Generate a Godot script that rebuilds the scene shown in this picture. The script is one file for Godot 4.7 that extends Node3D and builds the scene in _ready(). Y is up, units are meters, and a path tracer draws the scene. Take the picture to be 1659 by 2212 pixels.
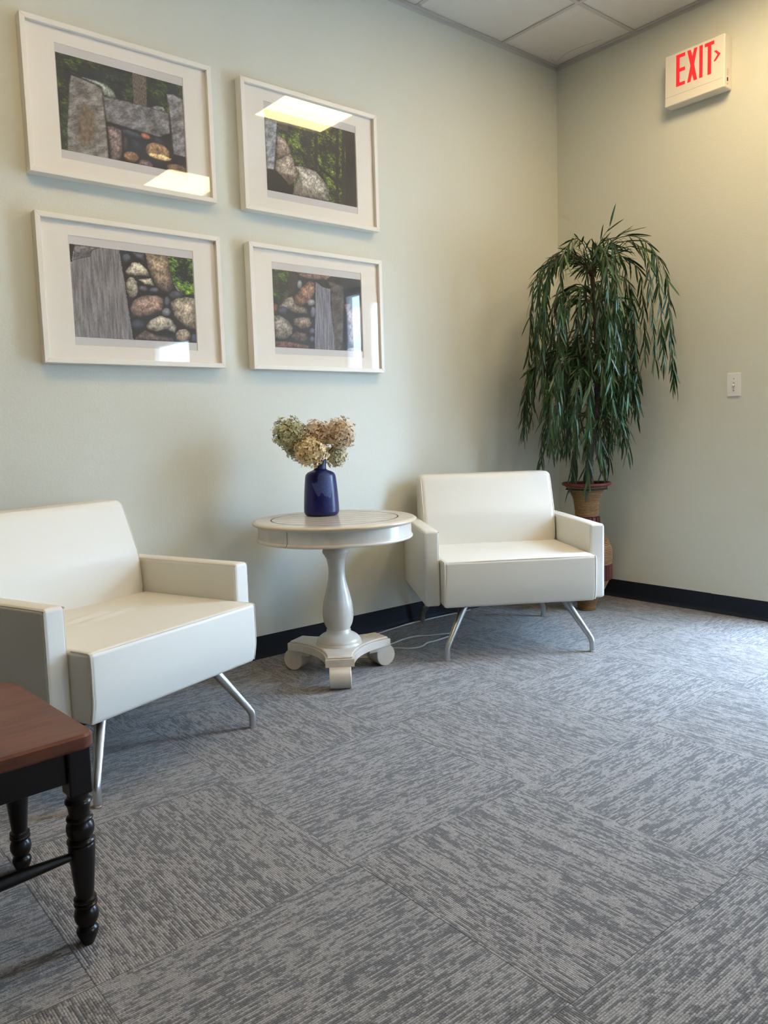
extends Node3D
# A waiting-room corner: two white vinyl armchairs, a round pedestal table with dried hydrangeas, a weeping artificial tree, four framed prints.
# World: the corner of the room is the origin, the picture wall is the plane z = 0 (x < 0), the exit wall is the plane x = 0 (z > 0), y up, metres.

const CEIL := 3.089
const TILE := 0.6096
var rng := RandomNumberGenerator.new()
var used := {}
var mats := {}
var room_min := Vector3(-7.2, 0, 0)
var room_max := Vector3(0, CEIL, 6.6)

# ---------------------------------------------------------------- mesh helpers
class Soup:
	var v := PackedVector3Array()
	var uv := PackedVector2Array()
	var col := PackedColorArray()
	var tint := Color.WHITE
	var colored := false
	var xf := Transform3D.IDENTITY
	func tri(a: Vector3, b: Vector3, c: Vector3, ua := Vector2.ZERO, ub := Vector2.ZERO, uc := Vector2.ZERO) -> void:
		v.append(xf * a); v.append(xf * b); v.append(xf * c)
		uv.append(ua); uv.append(ub); uv.append(uc)
		if colored:
			col.append(tint); col.append(tint); col.append(tint)
	func quad(a: Vector3, b: Vector3, c: Vector3, d: Vector3, ua := Vector2(0, 1), ub := Vector2(1, 1), uc := Vector2(1, 0), ud := Vector2(0, 0)) -> void:
		tri(a, b, c, ua, ub, uc)
		tri(a, c, d, ua, uc, ud)
	func mesh(crease := 40.0) -> ArrayMesh:
		var n := v.size()
		var nt := n / 3
		var fn := PackedVector3Array()
		fn.resize(nt)
		var fu := PackedVector3Array()
		fu.resize(nt)
		var at := {}
		for t in nt:
			var c := (v[t * 3 + 1] - v[t * 3]).cross(v[t * 3 + 2] - v[t * 3])
			fn[t] = c
			fu[t] = c.normalized()
			for k in 3:
				var key := Vector3i((v[t * 3 + k] * 20000.0).round())
				if at.has(key):
					at[key].append(t)
				else:
					at[key] = PackedInt32Array([t])
		var lim := cos(deg_to_rad(crease))
		var nv := PackedVector3Array()
		nv.resize(n)
		for t in nt:
			for k in 3:
				var s := Vector3.ZERO
				for o in at[Vector3i((v[t * 3 + k] * 20000.0).round())]:
					if fu[o].dot(fu[t]) >= lim:
						s += fn[o]
				nv[t * 3 + k] = s.normalized() if s.length_squared() > 0.0 else fu[t]
		var idx := PackedInt32Array()
		idx.resize(n)
		for t in nt:
			idx[t * 3] = t * 3; idx[t * 3 + 1] = t * 3 + 2; idx[t * 3 + 2] = t * 3 + 1
		var arr := []
		arr.resize(Mesh.ARRAY_MAX)
		arr[Mesh.ARRAY_VERTEX] = v
		arr[Mesh.ARRAY_NORMAL] = nv
		arr[Mesh.ARRAY_TEX_UV] = uv
		if colored:
			arr[Mesh.ARRAY_COLOR] = col
		arr[Mesh.ARRAY_INDEX] = idx
		var m := ArrayMesh.new()
		m.add_surface_from_arrays(Mesh.PRIMITIVE_TRIANGLES, arr)
		return m

func numbered(called: String) -> String:
	if not used.has(called):
		used[called] = 0
		return called
	used[called] += 1
	return "%s_%03d" % [called, used[called]]

func put(called: String, what, mat: Material, parent: Node3D = self, crease := 40.0) -> MeshInstance3D:
	var o := MeshInstance3D.new()
	o.name = numbered(called) if parent == self else called
	o.mesh = what.mesh(crease) if what is Soup else what
	o.material_override = mat
	if parent != self and parent.has_node(NodePath(called)):
		var k := 1
		while parent.has_node(NodePath("%s_%03d" % [called, k])):
			k += 1
		o.name = "%s_%03d" % [called, k]
	parent.add_child(o, true)
	return o

func thing(called: String, label: String, category: String, at := Vector3.ZERO, turn := 0.0, group := "") -> Node3D:
	var o := Node3D.new()
	o.name = numbered(called)
	add_child(o, true)
	o.position = at
	o.rotation.y = turn
	return tag(o, label, category, group)

func tag(o: Node3D, label: String, category: String, group := "") -> Node3D:
	o.set_meta("label", label)
	o.set_meta("category", category)
	if group:
		o.set_meta("group", group)
	return o

func struct(called: String, what, mat: Material, label: String, category := "") -> MeshInstance3D:
	var o := put(called, what, mat)
	o.set_meta("kind", "structure")
	o.set_meta("label", label)
	o.set_meta("category", category if category else called.get_slice("_", 0))
	return o

# box with rounded edges; sub = how often each flat span is divided; warp moves the points
func rbox(m: Soup, c: Vector3, h: Vector3, r: float, sub := Vector3i(1, 1, 1), warp = null, seg := 3) -> void:
	var axes := []
	for a in 3:
		var L := PackedFloat32Array()
		var inner := h[a] - r
		for k in seg:
			L.append(-inner - r * tan(PI / 4 * (1.0 - float(k) / seg)))
		for k in sub[a] + 1:
			L.append(lerpf(-inner, inner, float(k) / sub[a]))
		for k in seg:
			L.append(inner + r * tan(PI / 4 * (float(k + 1) / seg)))
		axes.append(L)
	for a in 3:
		var b := (a + 1) % 3
		var d := (a + 2) % 3
		for s in [-1.0, 1.0]:
			var grid := []
			for i in axes[b].size():
				var row := PackedVector3Array()
				for j in axes[d].size():
					var p := Vector3.ZERO
					p[a] = s * h[a]; p[b] = axes[b][i]; p[d] = axes[d][j]
					var q := p.clamp(-h + Vector3.ONE * r, h - Vector3.ONE * r)
					p = q + (p - q).normalized() * r + c
					row.append(warp.call(p) if warp != null else p)
				grid.append(row)
			for i in axes[b].size() - 1:
				for j in axes[d].size() - 1:
					var ua := Vector2(axes[b][i], axes[d][j])
					var uc := Vector2(axes[b][i + 1], axes[d][j + 1])
					if s > 0:
						m.quad(grid[i][j], grid[i + 1][j], grid[i + 1][j + 1], grid[i][j + 1], ua, Vector2(uc.x, ua.y), uc, Vector2(ua.x, uc.y))
					else:
						m.quad(grid[i][j], grid[i][j + 1], grid[i + 1][j + 1], grid[i + 1][j], ua, Vector2(ua.x, uc.y), uc, Vector2(uc.x, ua.y))

func box(m: Soup, lo: Vector3, hi: Vector3) -> void:
	var p := func(x, y, z): return Vector3(hi.x if x else lo.x, hi.y if y else lo.y, hi.z if z else lo.z)
	m.quad(p.call(0, 0, 1), p.call(1, 0, 1), p.call(1, 1, 1), p.call(0, 1, 1))
	m.quad(p.call(1, 0, 0), p.call(0, 0, 0), p.call(0, 1, 0), p.call(1, 1, 0))
	m.quad(p.call(1, 0, 1), p.call(1, 0, 0), p.call(1, 1, 0), p.call(1, 1, 1))
	m.quad(p.call(0, 0, 0), p.call(0, 0, 1), p.call(0, 1, 1), p.call(0, 1, 0))
	m.quad(p.call(0, 1, 1), p.call(1, 1, 1), p.call(1, 1, 0), p.call(0, 1, 0))
	m.quad(p.call(0, 0, 0), p.call(1, 0, 0), p.call(1, 0, 1), p.call(0, 0, 1))

# profile: Vector2(radius, height) from bottom to top along the outside; u = 0.5 faces +z
func lathe(m: Soup, prof: Array, n := 48, a0 := 0.0, a1 := TAU) -> void:
	var len := PackedFloat32Array([0.0])
	for i in range(1, prof.size()):
		len.append(len[i - 1] + (prof[i] as Vector2).distance_to(prof[i - 1]))
	for i in prof.size() - 1:
		var p: Vector2 = prof[i]
		var q: Vector2 = prof[i + 1]
		for k in n:
			var u0 := float(k) / n
			var u1 := float(k + 1) / n
			var c0 := _ring(lerpf(a0, a1, u0))
			var c1 := _ring(lerpf(a0, a1, u1))
			var v0 := 1.0 - len[i] / len[-1]
			var v1 := 1.0 - len[i + 1] / len[-1]
			var A := Vector3(c0.x * p.x, p.y, c0.z * p.x)
			var B := Vector3(c1.x * p.x, p.y, c1.z * p.x)
			var C := Vector3(c1.x * q.x, q.y, c1.z * q.x)
			var D := Vector3(c0.x * q.x, q.y, c0.z * q.x)
			if p.x > 1e-6:
				m.tri(A, B, C, Vector2(u0, v0), Vector2(u1, v0), Vector2(u1, v1))
			if q.x > 1e-6:
				m.tri(A, C, D, Vector2(u0, v0), Vector2(u1, v1), Vector2(u0, v1))

func _ring(a: float) -> Vector3:
	return Vector3(-sin(a), 0, -cos(a))

func tube(m: Soup, pts: Array, rad: Array, n := 10, caps := true) -> void:
	var rings := []
	var up := Vector3.ZERO
	for i in pts.size():
		var t: Vector3 = (pts[mini(i + 1, pts.size() - 1)] - pts[maxi(i - 1, 0)]).normalized()
		if i == 0:
			up = t.cross(Vector3.RIGHT if absf(t.x) < 0.8 else Vector3.UP).normalized()
		up = (up - t * up.dot(t)).normalized()
		var side := t.cross(up)
		var r: float = rad[mini(i, rad.size() - 1)]
		var ring := PackedVector3Array()
		for k in n:
			var a := TAU * k / n
			ring.append(pts[i] + (up * cos(a) + side * sin(a)) * r)
		rings.append(ring)
	for i in pts.size() - 1:
		for k in n:
			var j := (k + 1) % n
			m.quad(rings[i][k], rings[i][j], rings[i + 1][j], rings[i + 1][k], Vector2(float(k) / n, float(i)), Vector2(float(k + 1) / n, float(i)), Vector2(float(k + 1) / n, float(i + 1)), Vector2(float(k) / n, float(i + 1)))
	if caps:
		for k in n:
			var j := (k + 1) % n
			m.tri(pts[0], rings[0][j], rings[0][k])
			m.tri(pts[-1], rings[-1][k], rings[-1][j])

func smooth(pts: Array, per := 6) -> Array:
	var c := Curve3D.new()
	for i in pts.size():
		var t: Vector3 = (pts[mini(i + 1, pts.size() - 1)] - pts[maxi(i - 1, 0)]) / 6.0
		c.add_point(pts[i], -t, t)
	var out := []
	for i in pts.size() - 1:
		for k in per:
			out.append(c.sample(i, float(k) / per))
	out.append(pts[-1])
	return out

func inset(poly: PackedVector2Array, d: float) -> PackedVector2Array:
	var out := PackedVector2Array()
	var n := poly.size()
	for i in n:
		var e0 := (poly[i] - poly[(i + n - 1) % n]).normalized()
		var e1 := (poly[(i + 1) % n] - poly[i]).normalized()
		var n0 := Vector2(-e0.y, e0.x)
		var n1 := Vector2(-e1.y, e1.x)
		var b := (n0 + n1).normalized()
		out.append(poly[i] + b * d / maxf(0.4, b.dot(n0)))
	return out

# polygon (counter-clockwise in x, y) pushed along z from z0 to z1 with chamfered rims
func prism(m: Soup, poly: PackedVector2Array, z0: float, z1: float, ch := 0.0) -> void:
	var inn := inset(poly, ch) if ch > 0.0 else poly
	var n := poly.size()
	var tris := Geometry2D.triangulate_polygon(inn)
	for t in tris.size() / 3:
		var a := inn[tris[t * 3]]
		var b := inn[tris[t * 3 + 1]]
		var c := inn[tris[t * 3 + 2]]
		if (b - a).cross(c - a) < 0:
			var s := b
			b = c
			c = s
		m.tri(Vector3(a.x, a.y, z1), Vector3(b.x, b.y, z1), Vector3(c.x, c.y, z1), a, b, c)
		m.tri(Vector3(a.x, a.y, z0), Vector3(c.x, c.y, z0), Vector3(b.x, b.y, z0), a, c, b)
	for i in n:
		var j := (i + 1) % n
		var p := poly[i]
		var q := poly[j]
		m.quad(Vector3(p.x, p.y, z0 + ch), Vector3(q.x, q.y, z0 + ch), Vector3(q.x, q.y, z1 - ch), Vector3(p.x, p.y, z1 - ch))
		if ch > 0.0:
			var pi := inn[i]
			var qi := inn[j]
			m.quad(Vector3(p.x, p.y, z1 - ch), Vector3(q.x, q.y, z1 - ch), Vector3(qi.x, qi.y, z1), Vector3(pi.x, pi.y, z1))
			m.quad(Vector3(pi.x, pi.y, z0), Vector3(qi.x, qi.y, z0), Vector3(q.x, q.y, z0 + ch), Vector3(p.x, p.y, z0 + ch))

const LAY := Basis(Vector3(1, 0, 0), Vector3(0, 0, -1), Vector3(0, 1, 0))   # lays a prism down: its z becomes up

# ---------------------------------------------------------------- materials
func plain(key: String, c: Color, rough := 0.6, metal := 0.0, spec := 0.5) -> StandardMaterial3D:
	if mats.has(key):
		return mats[key]
	var m := StandardMaterial3D.new()
	m.resource_name = key
	m.albedo_color = c
	m.roughness = rough
	m.metallic = metal
	m.metallic_specular = spec
	mats[key] = m
	return m

func noise_tex(seed_: int, freq: float, octaves := 4, size := 256, ramp: Array = [], kind := FastNoiseLite.TYPE_SIMPLEX_SMOOTH) -> NoiseTexture2D:
	var t := NoiseTexture2D.new()
	var n := FastNoiseLite.new()
	n.seed = seed_
	n.noise_type = kind
	n.frequency = freq
	n.fractal_octaves = octaves
	t.noise = n
	t.width = size
	t.height = size
	t.seamless = true
	if ramp.size():
		var g := Gradient.new()
		g.offsets = PackedFloat32Array([0.0, 1.0]) if ramp.size() == 2 else PackedFloat32Array([0.0, 0.5, 1.0])
		g.colors = PackedColorArray(ramp)
		t.color_ramp = g
	return t

func bumpy(m: StandardMaterial3D, tex: Texture2D, cm: float, scale: float, world := false) -> StandardMaterial3D:
	m.heightmap_enabled = true
	m.heightmap_texture = tex
	m.heightmap_scale = cm
	m.uv1_triplanar = true
	m.uv1_world_triplanar = world
	m.uv1_scale = Vector3.ONE * scale
	return m

func make_materials() -> void:
	bumpy(plain("wall_paint", Color8(214, 214, 202), 0.55, 0.0, 0.4), noise_tex(3, 0.05, 3), 0.03, 6.0, true)
	plain("ceiling_white", Color8(226, 222, 214), 0.9)
	bumpy(plain("ceiling_tile", Color8(226, 221, 213), 0.95, 0.0, 0.2), noise_tex(5, 0.12, 4), 0.08, 5.0, true)
	plain("tee_white", Color8(196, 192, 184), 0.6)
	plain("baseboard", Color8(28, 35, 45), 0.55, 0.0, 0.3)
	bumpy(plain("vinyl", Color8(224, 221, 211), 0.42, 0.0, 0.45), noise_tex(9, 0.2, 3), 0.012, 9.0)
	plain("vinyl_piping", Color8(217, 213, 202), 0.45)
	plain("steel", Color8(196, 198, 198), 0.3, 1.0)
	plain("black_plastic", Color8(18, 18, 20), 0.5)
	var tp := plain("table_paint", Color8(214, 205, 190), 0.3, 0.0, 0.5)
	tp.clearcoat_enabled = true
	tp.clearcoat = 0.6
	tp.clearcoat_roughness = 0.12
	tp.uv1_triplanar = true
	tp.uv1_scale = Vector3(2.5, 2.5, 2.5)
	tp.albedo_color = Color.WHITE
	tp.albedo_texture = noise_tex(21, 0.012, 4, 256, [Color8(200, 188, 168), Color8(214, 205, 191), Color8(220, 213, 202)])
	var edge := plain("table_edge", Color8(212, 196, 166), 0.3)
	edge.clearcoat_enabled = true
	edge.clearcoat = 0.5
	edge.clearcoat_roughness = 0.15
	plain("frame_white", Color8(236, 232, 222), 0.4)
	plain("mat_board", Color8(240, 234, 224), 0.9)
	plain("print_paper", Color8(214, 210, 208), 0.8)
	var gl := plain("picture_glass", Color(1, 1, 1, 0.0), 0.02)
	gl.transparency = BaseMaterial3D.TRANSPARENCY_ALPHA
	gl.albedo_color = Color(1, 1, 1, 0.02)
	gl.metallic_specular = 0.36
	var wg := plain("window_glass", Color(1, 1, 1, 0.0), 0.02)
	wg.transparency = BaseMaterial3D.TRANSPARENCY_ALPHA
	wg.albedo_color = Color(1, 1, 1, 0.03)
	plain("sign_white", Color8(232, 226, 214), 0.5)
	plain("sign_seam", Color8(150, 144, 134), 0.7)
	var red := plain("sign_red", Color8(228, 40, 48), 0.5)
	red.emission_enabled = true
	red.emission = Color(1.0, 0.09, 0.1)
	red.emission_energy_multiplier = 0.62
	plain("switch_white", Color8(232, 232, 230), 0.35)
	plain("screw", Color8(150, 150, 148), 0.4, 0.6)
	var blk := plain("black_paint", Color8(8, 8, 10), 0.34, 0.0, 0.35)
	blk.clearcoat_enabled = true
	blk.clearcoat = 0.2
	blk.clearcoat_roughness = 0.2
	plain("cord", Color8(216, 216, 212), 0.5)
	plain("trunk", Color8(66, 56, 50), 0.85)
	bumpy(mats["trunk"], noise_tex(31, 0.08, 4), 0.3, 12.0)
	plain("twig", Color8(62, 46, 38), 0.8)
	var rope := plain("rope", Color8(166, 130, 84), 0.9)
	rope.albedo_texture = noise_tex(41, 0.05, 4, 256, [Color8(80, 54, 30), Color8(130, 94, 54), Color8(166, 128, 80)])
	rope.albedo_color = Color.WHITE
	bumpy(rope, noise_tex(42, 0.09, 3), 0.25, 14.0)
	plain("band_wood", Color8(78, 30, 26), 0.5, 0.0, 0.35)
	plain("band_dark", Color8(58, 24, 20), 0.55, 0.0, 0.35)
	plain("soil", Color8(44, 34, 28), 0.95)
	plain("concrete", Color8(176, 176, 172), 0.9)
	plain("aluminium", Color8(214, 216, 218), 0.4, 0.3)
	for k in 4:
		var lf := plain("leaf%d" % k, [Color8(38, 68, 38), Color8(32, 58, 36), Color8(52, 84, 40), Color8(44, 80, 54)][k], 0.42, 0.0, 0.45)
		lf.backlight_enabled = true
		lf.backlight = Color(0.10, 0.16, 0.06)
	var fm := plain("leaf_mixed", Color.WHITE, 0.42, 0.0, 0.45)
	fm.vertex_color_use_as_albedo = true
	fm.backlight_enabled = true
	fm.backlight = Color(0.10, 0.16, 0.06)
	var pm := plain("petal", Color.WHITE, 0.85)
	pm.vertex_color_use_as_albedo = true
	pm.backlight_enabled = true
	pm.backlight = Color(0.3, 0.27, 0.2)
	plain("stem", Color8(52, 44, 34), 0.8)
	# stool seat: reddish brown boards with soft grain
	var wd := plain("stool_wood", Color.WHITE, 0.42, 0.0, 0.38)
	wd.albedo_texture = ImageTexture.create_from_image(wood_image())
	wd.clearcoat_enabled = true
	wd.clearcoat = 0.15
	wd.clearcoat_roughness = 0.25
	var vs := plain("vase_glass", Color.WHITE, 0.36, 0.0, 0.4)
	vs.albedo_texture = ImageTexture.create_from_image(vase_image())
	vs.clearcoat_enabled = true
	vs.clearcoat = 0.15
	vs.clearcoat_roughness = 0.2
	var ht := ImageTexture.create_from_image(carpet_height())
	for k in 3:
		var cp := plain("carpet%d" % k, Color.WHITE, 0.95, 0.0, 0.35)
		cp.albedo_texture = ImageTexture.create_from_image(carpet_image(k))
		cp.heightmap_enabled = true
		cp.heightmap_texture = ht
		cp.heightmap_scale = 0.13
		cp.rim_enabled = true
		cp.rim = 0.5
		cp.rim_tint = 0.3

# ---------------------------------------------------------------- computed textures
func img(data: PackedByteArray, w: int, h: int) -> Image:
	return Image.create_from_data(w, h, false, Image.FORMAT_RGB8, data)

func carpet_image(variant: int) -> Image:
	var S := 800
	var rows := 124
	var n := FastNoiseLite.new()
	n.seed = 100 + variant
	n.noise_type = FastNoiseLite.TYPE_SIMPLEX
	n.fractal_octaves = 2
	n.frequency = 1.0
	var fine := FastNoiseLite.new()
	fine.seed = 200 + variant
	fine.noise_type = FastNoiseLite.TYPE_VALUE
	fine.fractal_octaves = 2
	fine.frequency = 0.33
	var d := PackedByteArray()
	d.resize(S * S * 3)
	var r := RandomNumberGenerator.new()
	r.seed = 77 + variant
	var bias := PackedFloat32Array()
	for k in rows:
		bias.append(r.randf_range(-0.34, 0.34) + (0.08 if k % 2 else -0.08))
	var i := 0
	for y in S:
		var fr := float(y) / S * rows
		var row := int(fr)
		var across := fr - row
		var groove := 1.0 - 0.34 * pow(absf(across * 2.0 - 1.0), 3.0)
		for x in S:
			var u := float(x) / S
			var s := n.get_noise_2d(u * 7.0 + row * 17.3, row * 7.7) * 0.9 + n.get_noise_2d(u * 9.0, row * 0.25 + 300.0) * 0.2 + n.get_noise_2d(u * 26.0, row * 3.9 + 40.0) * 0.5 + bias[row] + n.get_noise_2d(u * 90.0, row * 2.3 + 90.0) * 0.26 + n.get_noise_2d(u * 2.5, row * 0.04 + 500.0) * 0.25
			var t := smoothstep(-0.50, 0.32, s)
			var f := fine.get_noise_2d(x, y * 1.1) * 0.24
			var k := (lerpf(86.0, 139.0, t)) * groove * (1.0 + f)
			d[i] = clampi(int(k * 1.03), 0, 255)
			d[i + 1] = clampi(int(k * 0.985), 0, 255)
			d[i + 2] = clampi(int(k * 0.935), 0, 255)
			i += 3
	return img(d, S, S)

func carpet_height() -> Image:
	var S := 600
	var rows := 124
	var fine := FastNoiseLite.new()
	fine.seed = 311
	fine.frequency = 0.3
	fine.fractal_octaves = 2
	var d := PackedByteArray()
	d.resize(S * S * 3)
	var i := 0
	for y in S:
		var fr := float(y) / S * rows
		var across := fr - int(fr)
		var g := 1.0 - pow(absf(across * 2.0 - 1.0), 2.0)
		for x in S:
			var k := clampi(int((0.25 + 0.5 * g + 0.4 * fine.get_noise_2d(x, y)) * 255.0), 0, 255)
			d[i] = k; d[i + 1] = k; d[i + 2] = k
			i += 3
	return img(d, S, S)

func wood_image() -> Image:
	var S := 512
	var n := FastNoiseLite.new()
	n.seed = 8
	n.fractal_octaves = 4
	n.frequency = 1.0
	var d := PackedByteArray()
	d.resize(S * S * 3)
	var i := 0
	for y in S:
		for x in S:
			var u := float(x) / S
			var v := float(y) / S
			var board := int(v * 4.0)
			var g := n.get_noise_2d(u * 2.2 + board * 9.0, v * 26.0) * 0.6 + n.get_noise_2d(u * 9.0, v * 120.0) * 0.25 + n.get_noise_2d(u * 1.3, v * 2.0 + 50.0) * 0.5
			var tone := [0.02, -0.1, 0.1, -0.04][board] as float
			var t := clampf(0.5 + 0.55 * g + tone, 0.0, 1.0)
			if absf(fposmod(v * 4.0, 1.0)) < 0.006:
				t *= 0.6
			d[i] = int(lerpf(74.0, 120.0, t)); d[i + 1] = int(lerpf(38.0, 68.0, t)); d[i + 2] = int(lerpf(24.0, 42.0, t))
			i += 3
	return img(d, S, S)

func vase_image() -> Image:
	var S := 512
	var n := FastNoiseLite.new()
	n.seed = 14
	n.fractal_octaves = 5
	n.frequency = 1.0
	var d := PackedByteArray()
	d.resize(S * S * 3)
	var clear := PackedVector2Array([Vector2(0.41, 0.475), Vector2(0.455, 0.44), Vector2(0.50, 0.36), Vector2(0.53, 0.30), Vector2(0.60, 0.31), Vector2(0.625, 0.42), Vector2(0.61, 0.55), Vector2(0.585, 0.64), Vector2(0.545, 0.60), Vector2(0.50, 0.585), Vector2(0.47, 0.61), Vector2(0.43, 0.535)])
	var i := 0
	for y in S:
		for x in S:
			var u := float(x) / S
			var v := float(y) / S
			var a := n.get_noise_2d(u * 14.0, v * 9.0)
			var b := n.get_noise_2d(u * 60.0, v * 40.0)
			var c := Color(0.02, 0.035, 0.21).lerp(Color(0.04, 0.07, 0.40), clampf(0.5 + a * 0.6 + b * 0.5, 0.0, 1.0))
			c = c.lerp(Color(0.05, 0.08, 0.20), clampf(smoothstep(0.33, 0.2, v), 0.0, 1.0) * 0.6)
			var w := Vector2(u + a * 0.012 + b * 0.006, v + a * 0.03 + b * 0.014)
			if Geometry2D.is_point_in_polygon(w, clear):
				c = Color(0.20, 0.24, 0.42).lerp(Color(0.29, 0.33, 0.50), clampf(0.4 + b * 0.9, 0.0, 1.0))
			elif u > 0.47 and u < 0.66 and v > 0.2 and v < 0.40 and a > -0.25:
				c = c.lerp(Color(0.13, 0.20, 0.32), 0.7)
			d[i] = clampi(int(c.r * 255.0), 0, 255); d[i + 1] = clampi(int(c.g * 255.0), 0, 255); d[i + 2] = clampi(int(c.b * 255.0), 0, 255)
			i += 3
	return img(d, S, S)

# the four photographs in the frames: stones, slabs and trees painted as the prints show them
const PW := 560
const PH := 384
var pn := FastNoiseLite.new()

func canvas(style: String, c: Color) -> Image:
	var im := Image.create(PW, PH, false, Image.FORMAT_RGB8)
	pn.fractal_octaves = 4
	pn.frequency = 1.0
	pn.seed = 4
	for y in PH:
		for x in PW:
			im.set_pixel(x, y, texel(style, c, x, y))
	return im

func developed(im: Image) -> Image:
	# the print's own contrast
	for y in PH:
		for x in PW:
			var c := im.get_pixel(x, y)
			im.set_pixel(x, y, Color(clampf((c.r - 0.42) * 1.22 + 0.40, 0.0, 1.0), clampf((c.g - 0.42) * 1.22 + 0.40, 0.0, 1.0), clampf((c.b - 0.42) * 1.22 + 0.40, 0.0, 1.0)))
	return im

func texel(style: String, c: Color, x: float, y: float) -> Color:
	var k := 1.0
	match style:
		"leaf":
			var a := pn.get_noise_2d(x * 0.10 + y * 0.05, y * 0.2 - x * 0.04) * 0.62 + pn.get_noise_2d(x * 0.04 - y * 0.02, y * 0.07) * 0.6
			var b := pn.get_noise_2d(x * 0.012, y * 0.012)
			k = clampf(0.72 + a * 1.5 + b * 1.3, 0.12, 2.3)
			return Color(c.r * k * (0.9 + 0.12 * k), c.g * k, c.b * k * (1.1 - 0.18 * k))
		"rock":
			k = 1.0 + pn.get_noise_2d(x * 0.07 + y * 0.02, y * 0.06) * 0.34 + pn.get_noise_2d(x * 0.02, y * 0.025) * 0.4 + pn.get_noise_2d(x * 0.22, y * 0.2) * 0.26
		"slate":
			k = 1.0 + pn.get_noise_2d(x * 0.018 + y * 0.012, y * 0.022) * 0.45 + pn.get_noise_2d(x * 0.07 + y * 0.04, y * 0.09) * 0.22 + pn.get_noise_2d(x * 0.3, y * 0.3) * 0.16
		"grain":
			k = 1.0 + pn.get_noise_2d(x * 0.07, y * 0.006) * 0.28 + pn.get_noise_2d(x * 0.2, y * 0.05) * 0.14
		"bark":
			k = 1.0 + pn.get_noise_2d(x * 0.2, y * 0.06) * 0.6
		"stain":
			k = 1.0 + pn.get_noise_2d(x * 0.05, y * 0.03) * 0.5
		"pebble":
			k = 1.0 + pn.get_noise_2d(x * 0.05, y * 0.05) * 0.2
		_:
			k = 1.0 + pn.get_noise_2d(x * 0.06, y * 0.06) * 0.9
	return Color(c.r * k, c.g * k, c.b * k)

func paint(im: Image, style: String, c: Color, flat: Array) -> void:
	var p := PackedVector2Array()
	var lo := Vector2(1e9, 1e9)
	var hi := Vector2(-1e9, -1e9)
	for i in flat.size() / 2:
		var q := Vector2(flat[i * 2] * PW, flat[i * 2 + 1] * PH)
		p.append(q)
		lo = lo.min(q)
		hi = hi.max(q)
	var round := minf(hi.x - lo.x, hi.y - lo.y) * 0.5
	for y in range(maxi(0, int(lo.y) - 1), mini(PH, int(hi.y) + 2)):
		for x in range(maxi(0, int(lo.x) - 1), mini(PW, int(hi.x) + 2)):
			var q := Vector2(x + 0.5, y + 0.5)
			var jx := pn.get_noise_2d(x * 0.1 + 300.0, y * 0.1) * 5.0
			if not Geometry2D.is_point_in_polygon(q + Vector2(jx, -jx * 0.7), p):
				continue
			var col := texel(style, c, x, y)
			if style == "stain":
				var near0 := 1e9
				for i in p.size():
					near0 = minf(near0, Geometry2D.get_closest_point_to_segment(q, p[i], p[(i + 1) % p.size()]).distance_to(q))
				im.set_pixel(x, y, im.get_pixel(x, y).lerp(col, clampf(near0 / 22.0, 0.0, 0.65)))
				continue
			if style in ["rock", "pebble", "slate"]:
				var near := 1e9
				for i in p.size():
					near = minf(near, Geometry2D.get_closest_point_to_segment(q, p[i], p[(i + 1) % p.size()]).distance_to(q))
				var reach := round * (0.85 if style == "pebble" else 0.5) if style != "slate" else 7.0
				var e := clampf(near / reach, 0.0, 1.0)
				var top := clampf((q.y - lo.y) / maxf(1.0, hi.y - lo.y), 0.0, 1.0)
				var k := lerpf(0.5, 1.08, sqrt(e)) * (lerpf(1.16, 0.74, top) if style != "slate" else 1.0)
				col = Color(col.r * k, col.g * k, col.b * k)
			im.set_pixel(x, y, col)

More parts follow.
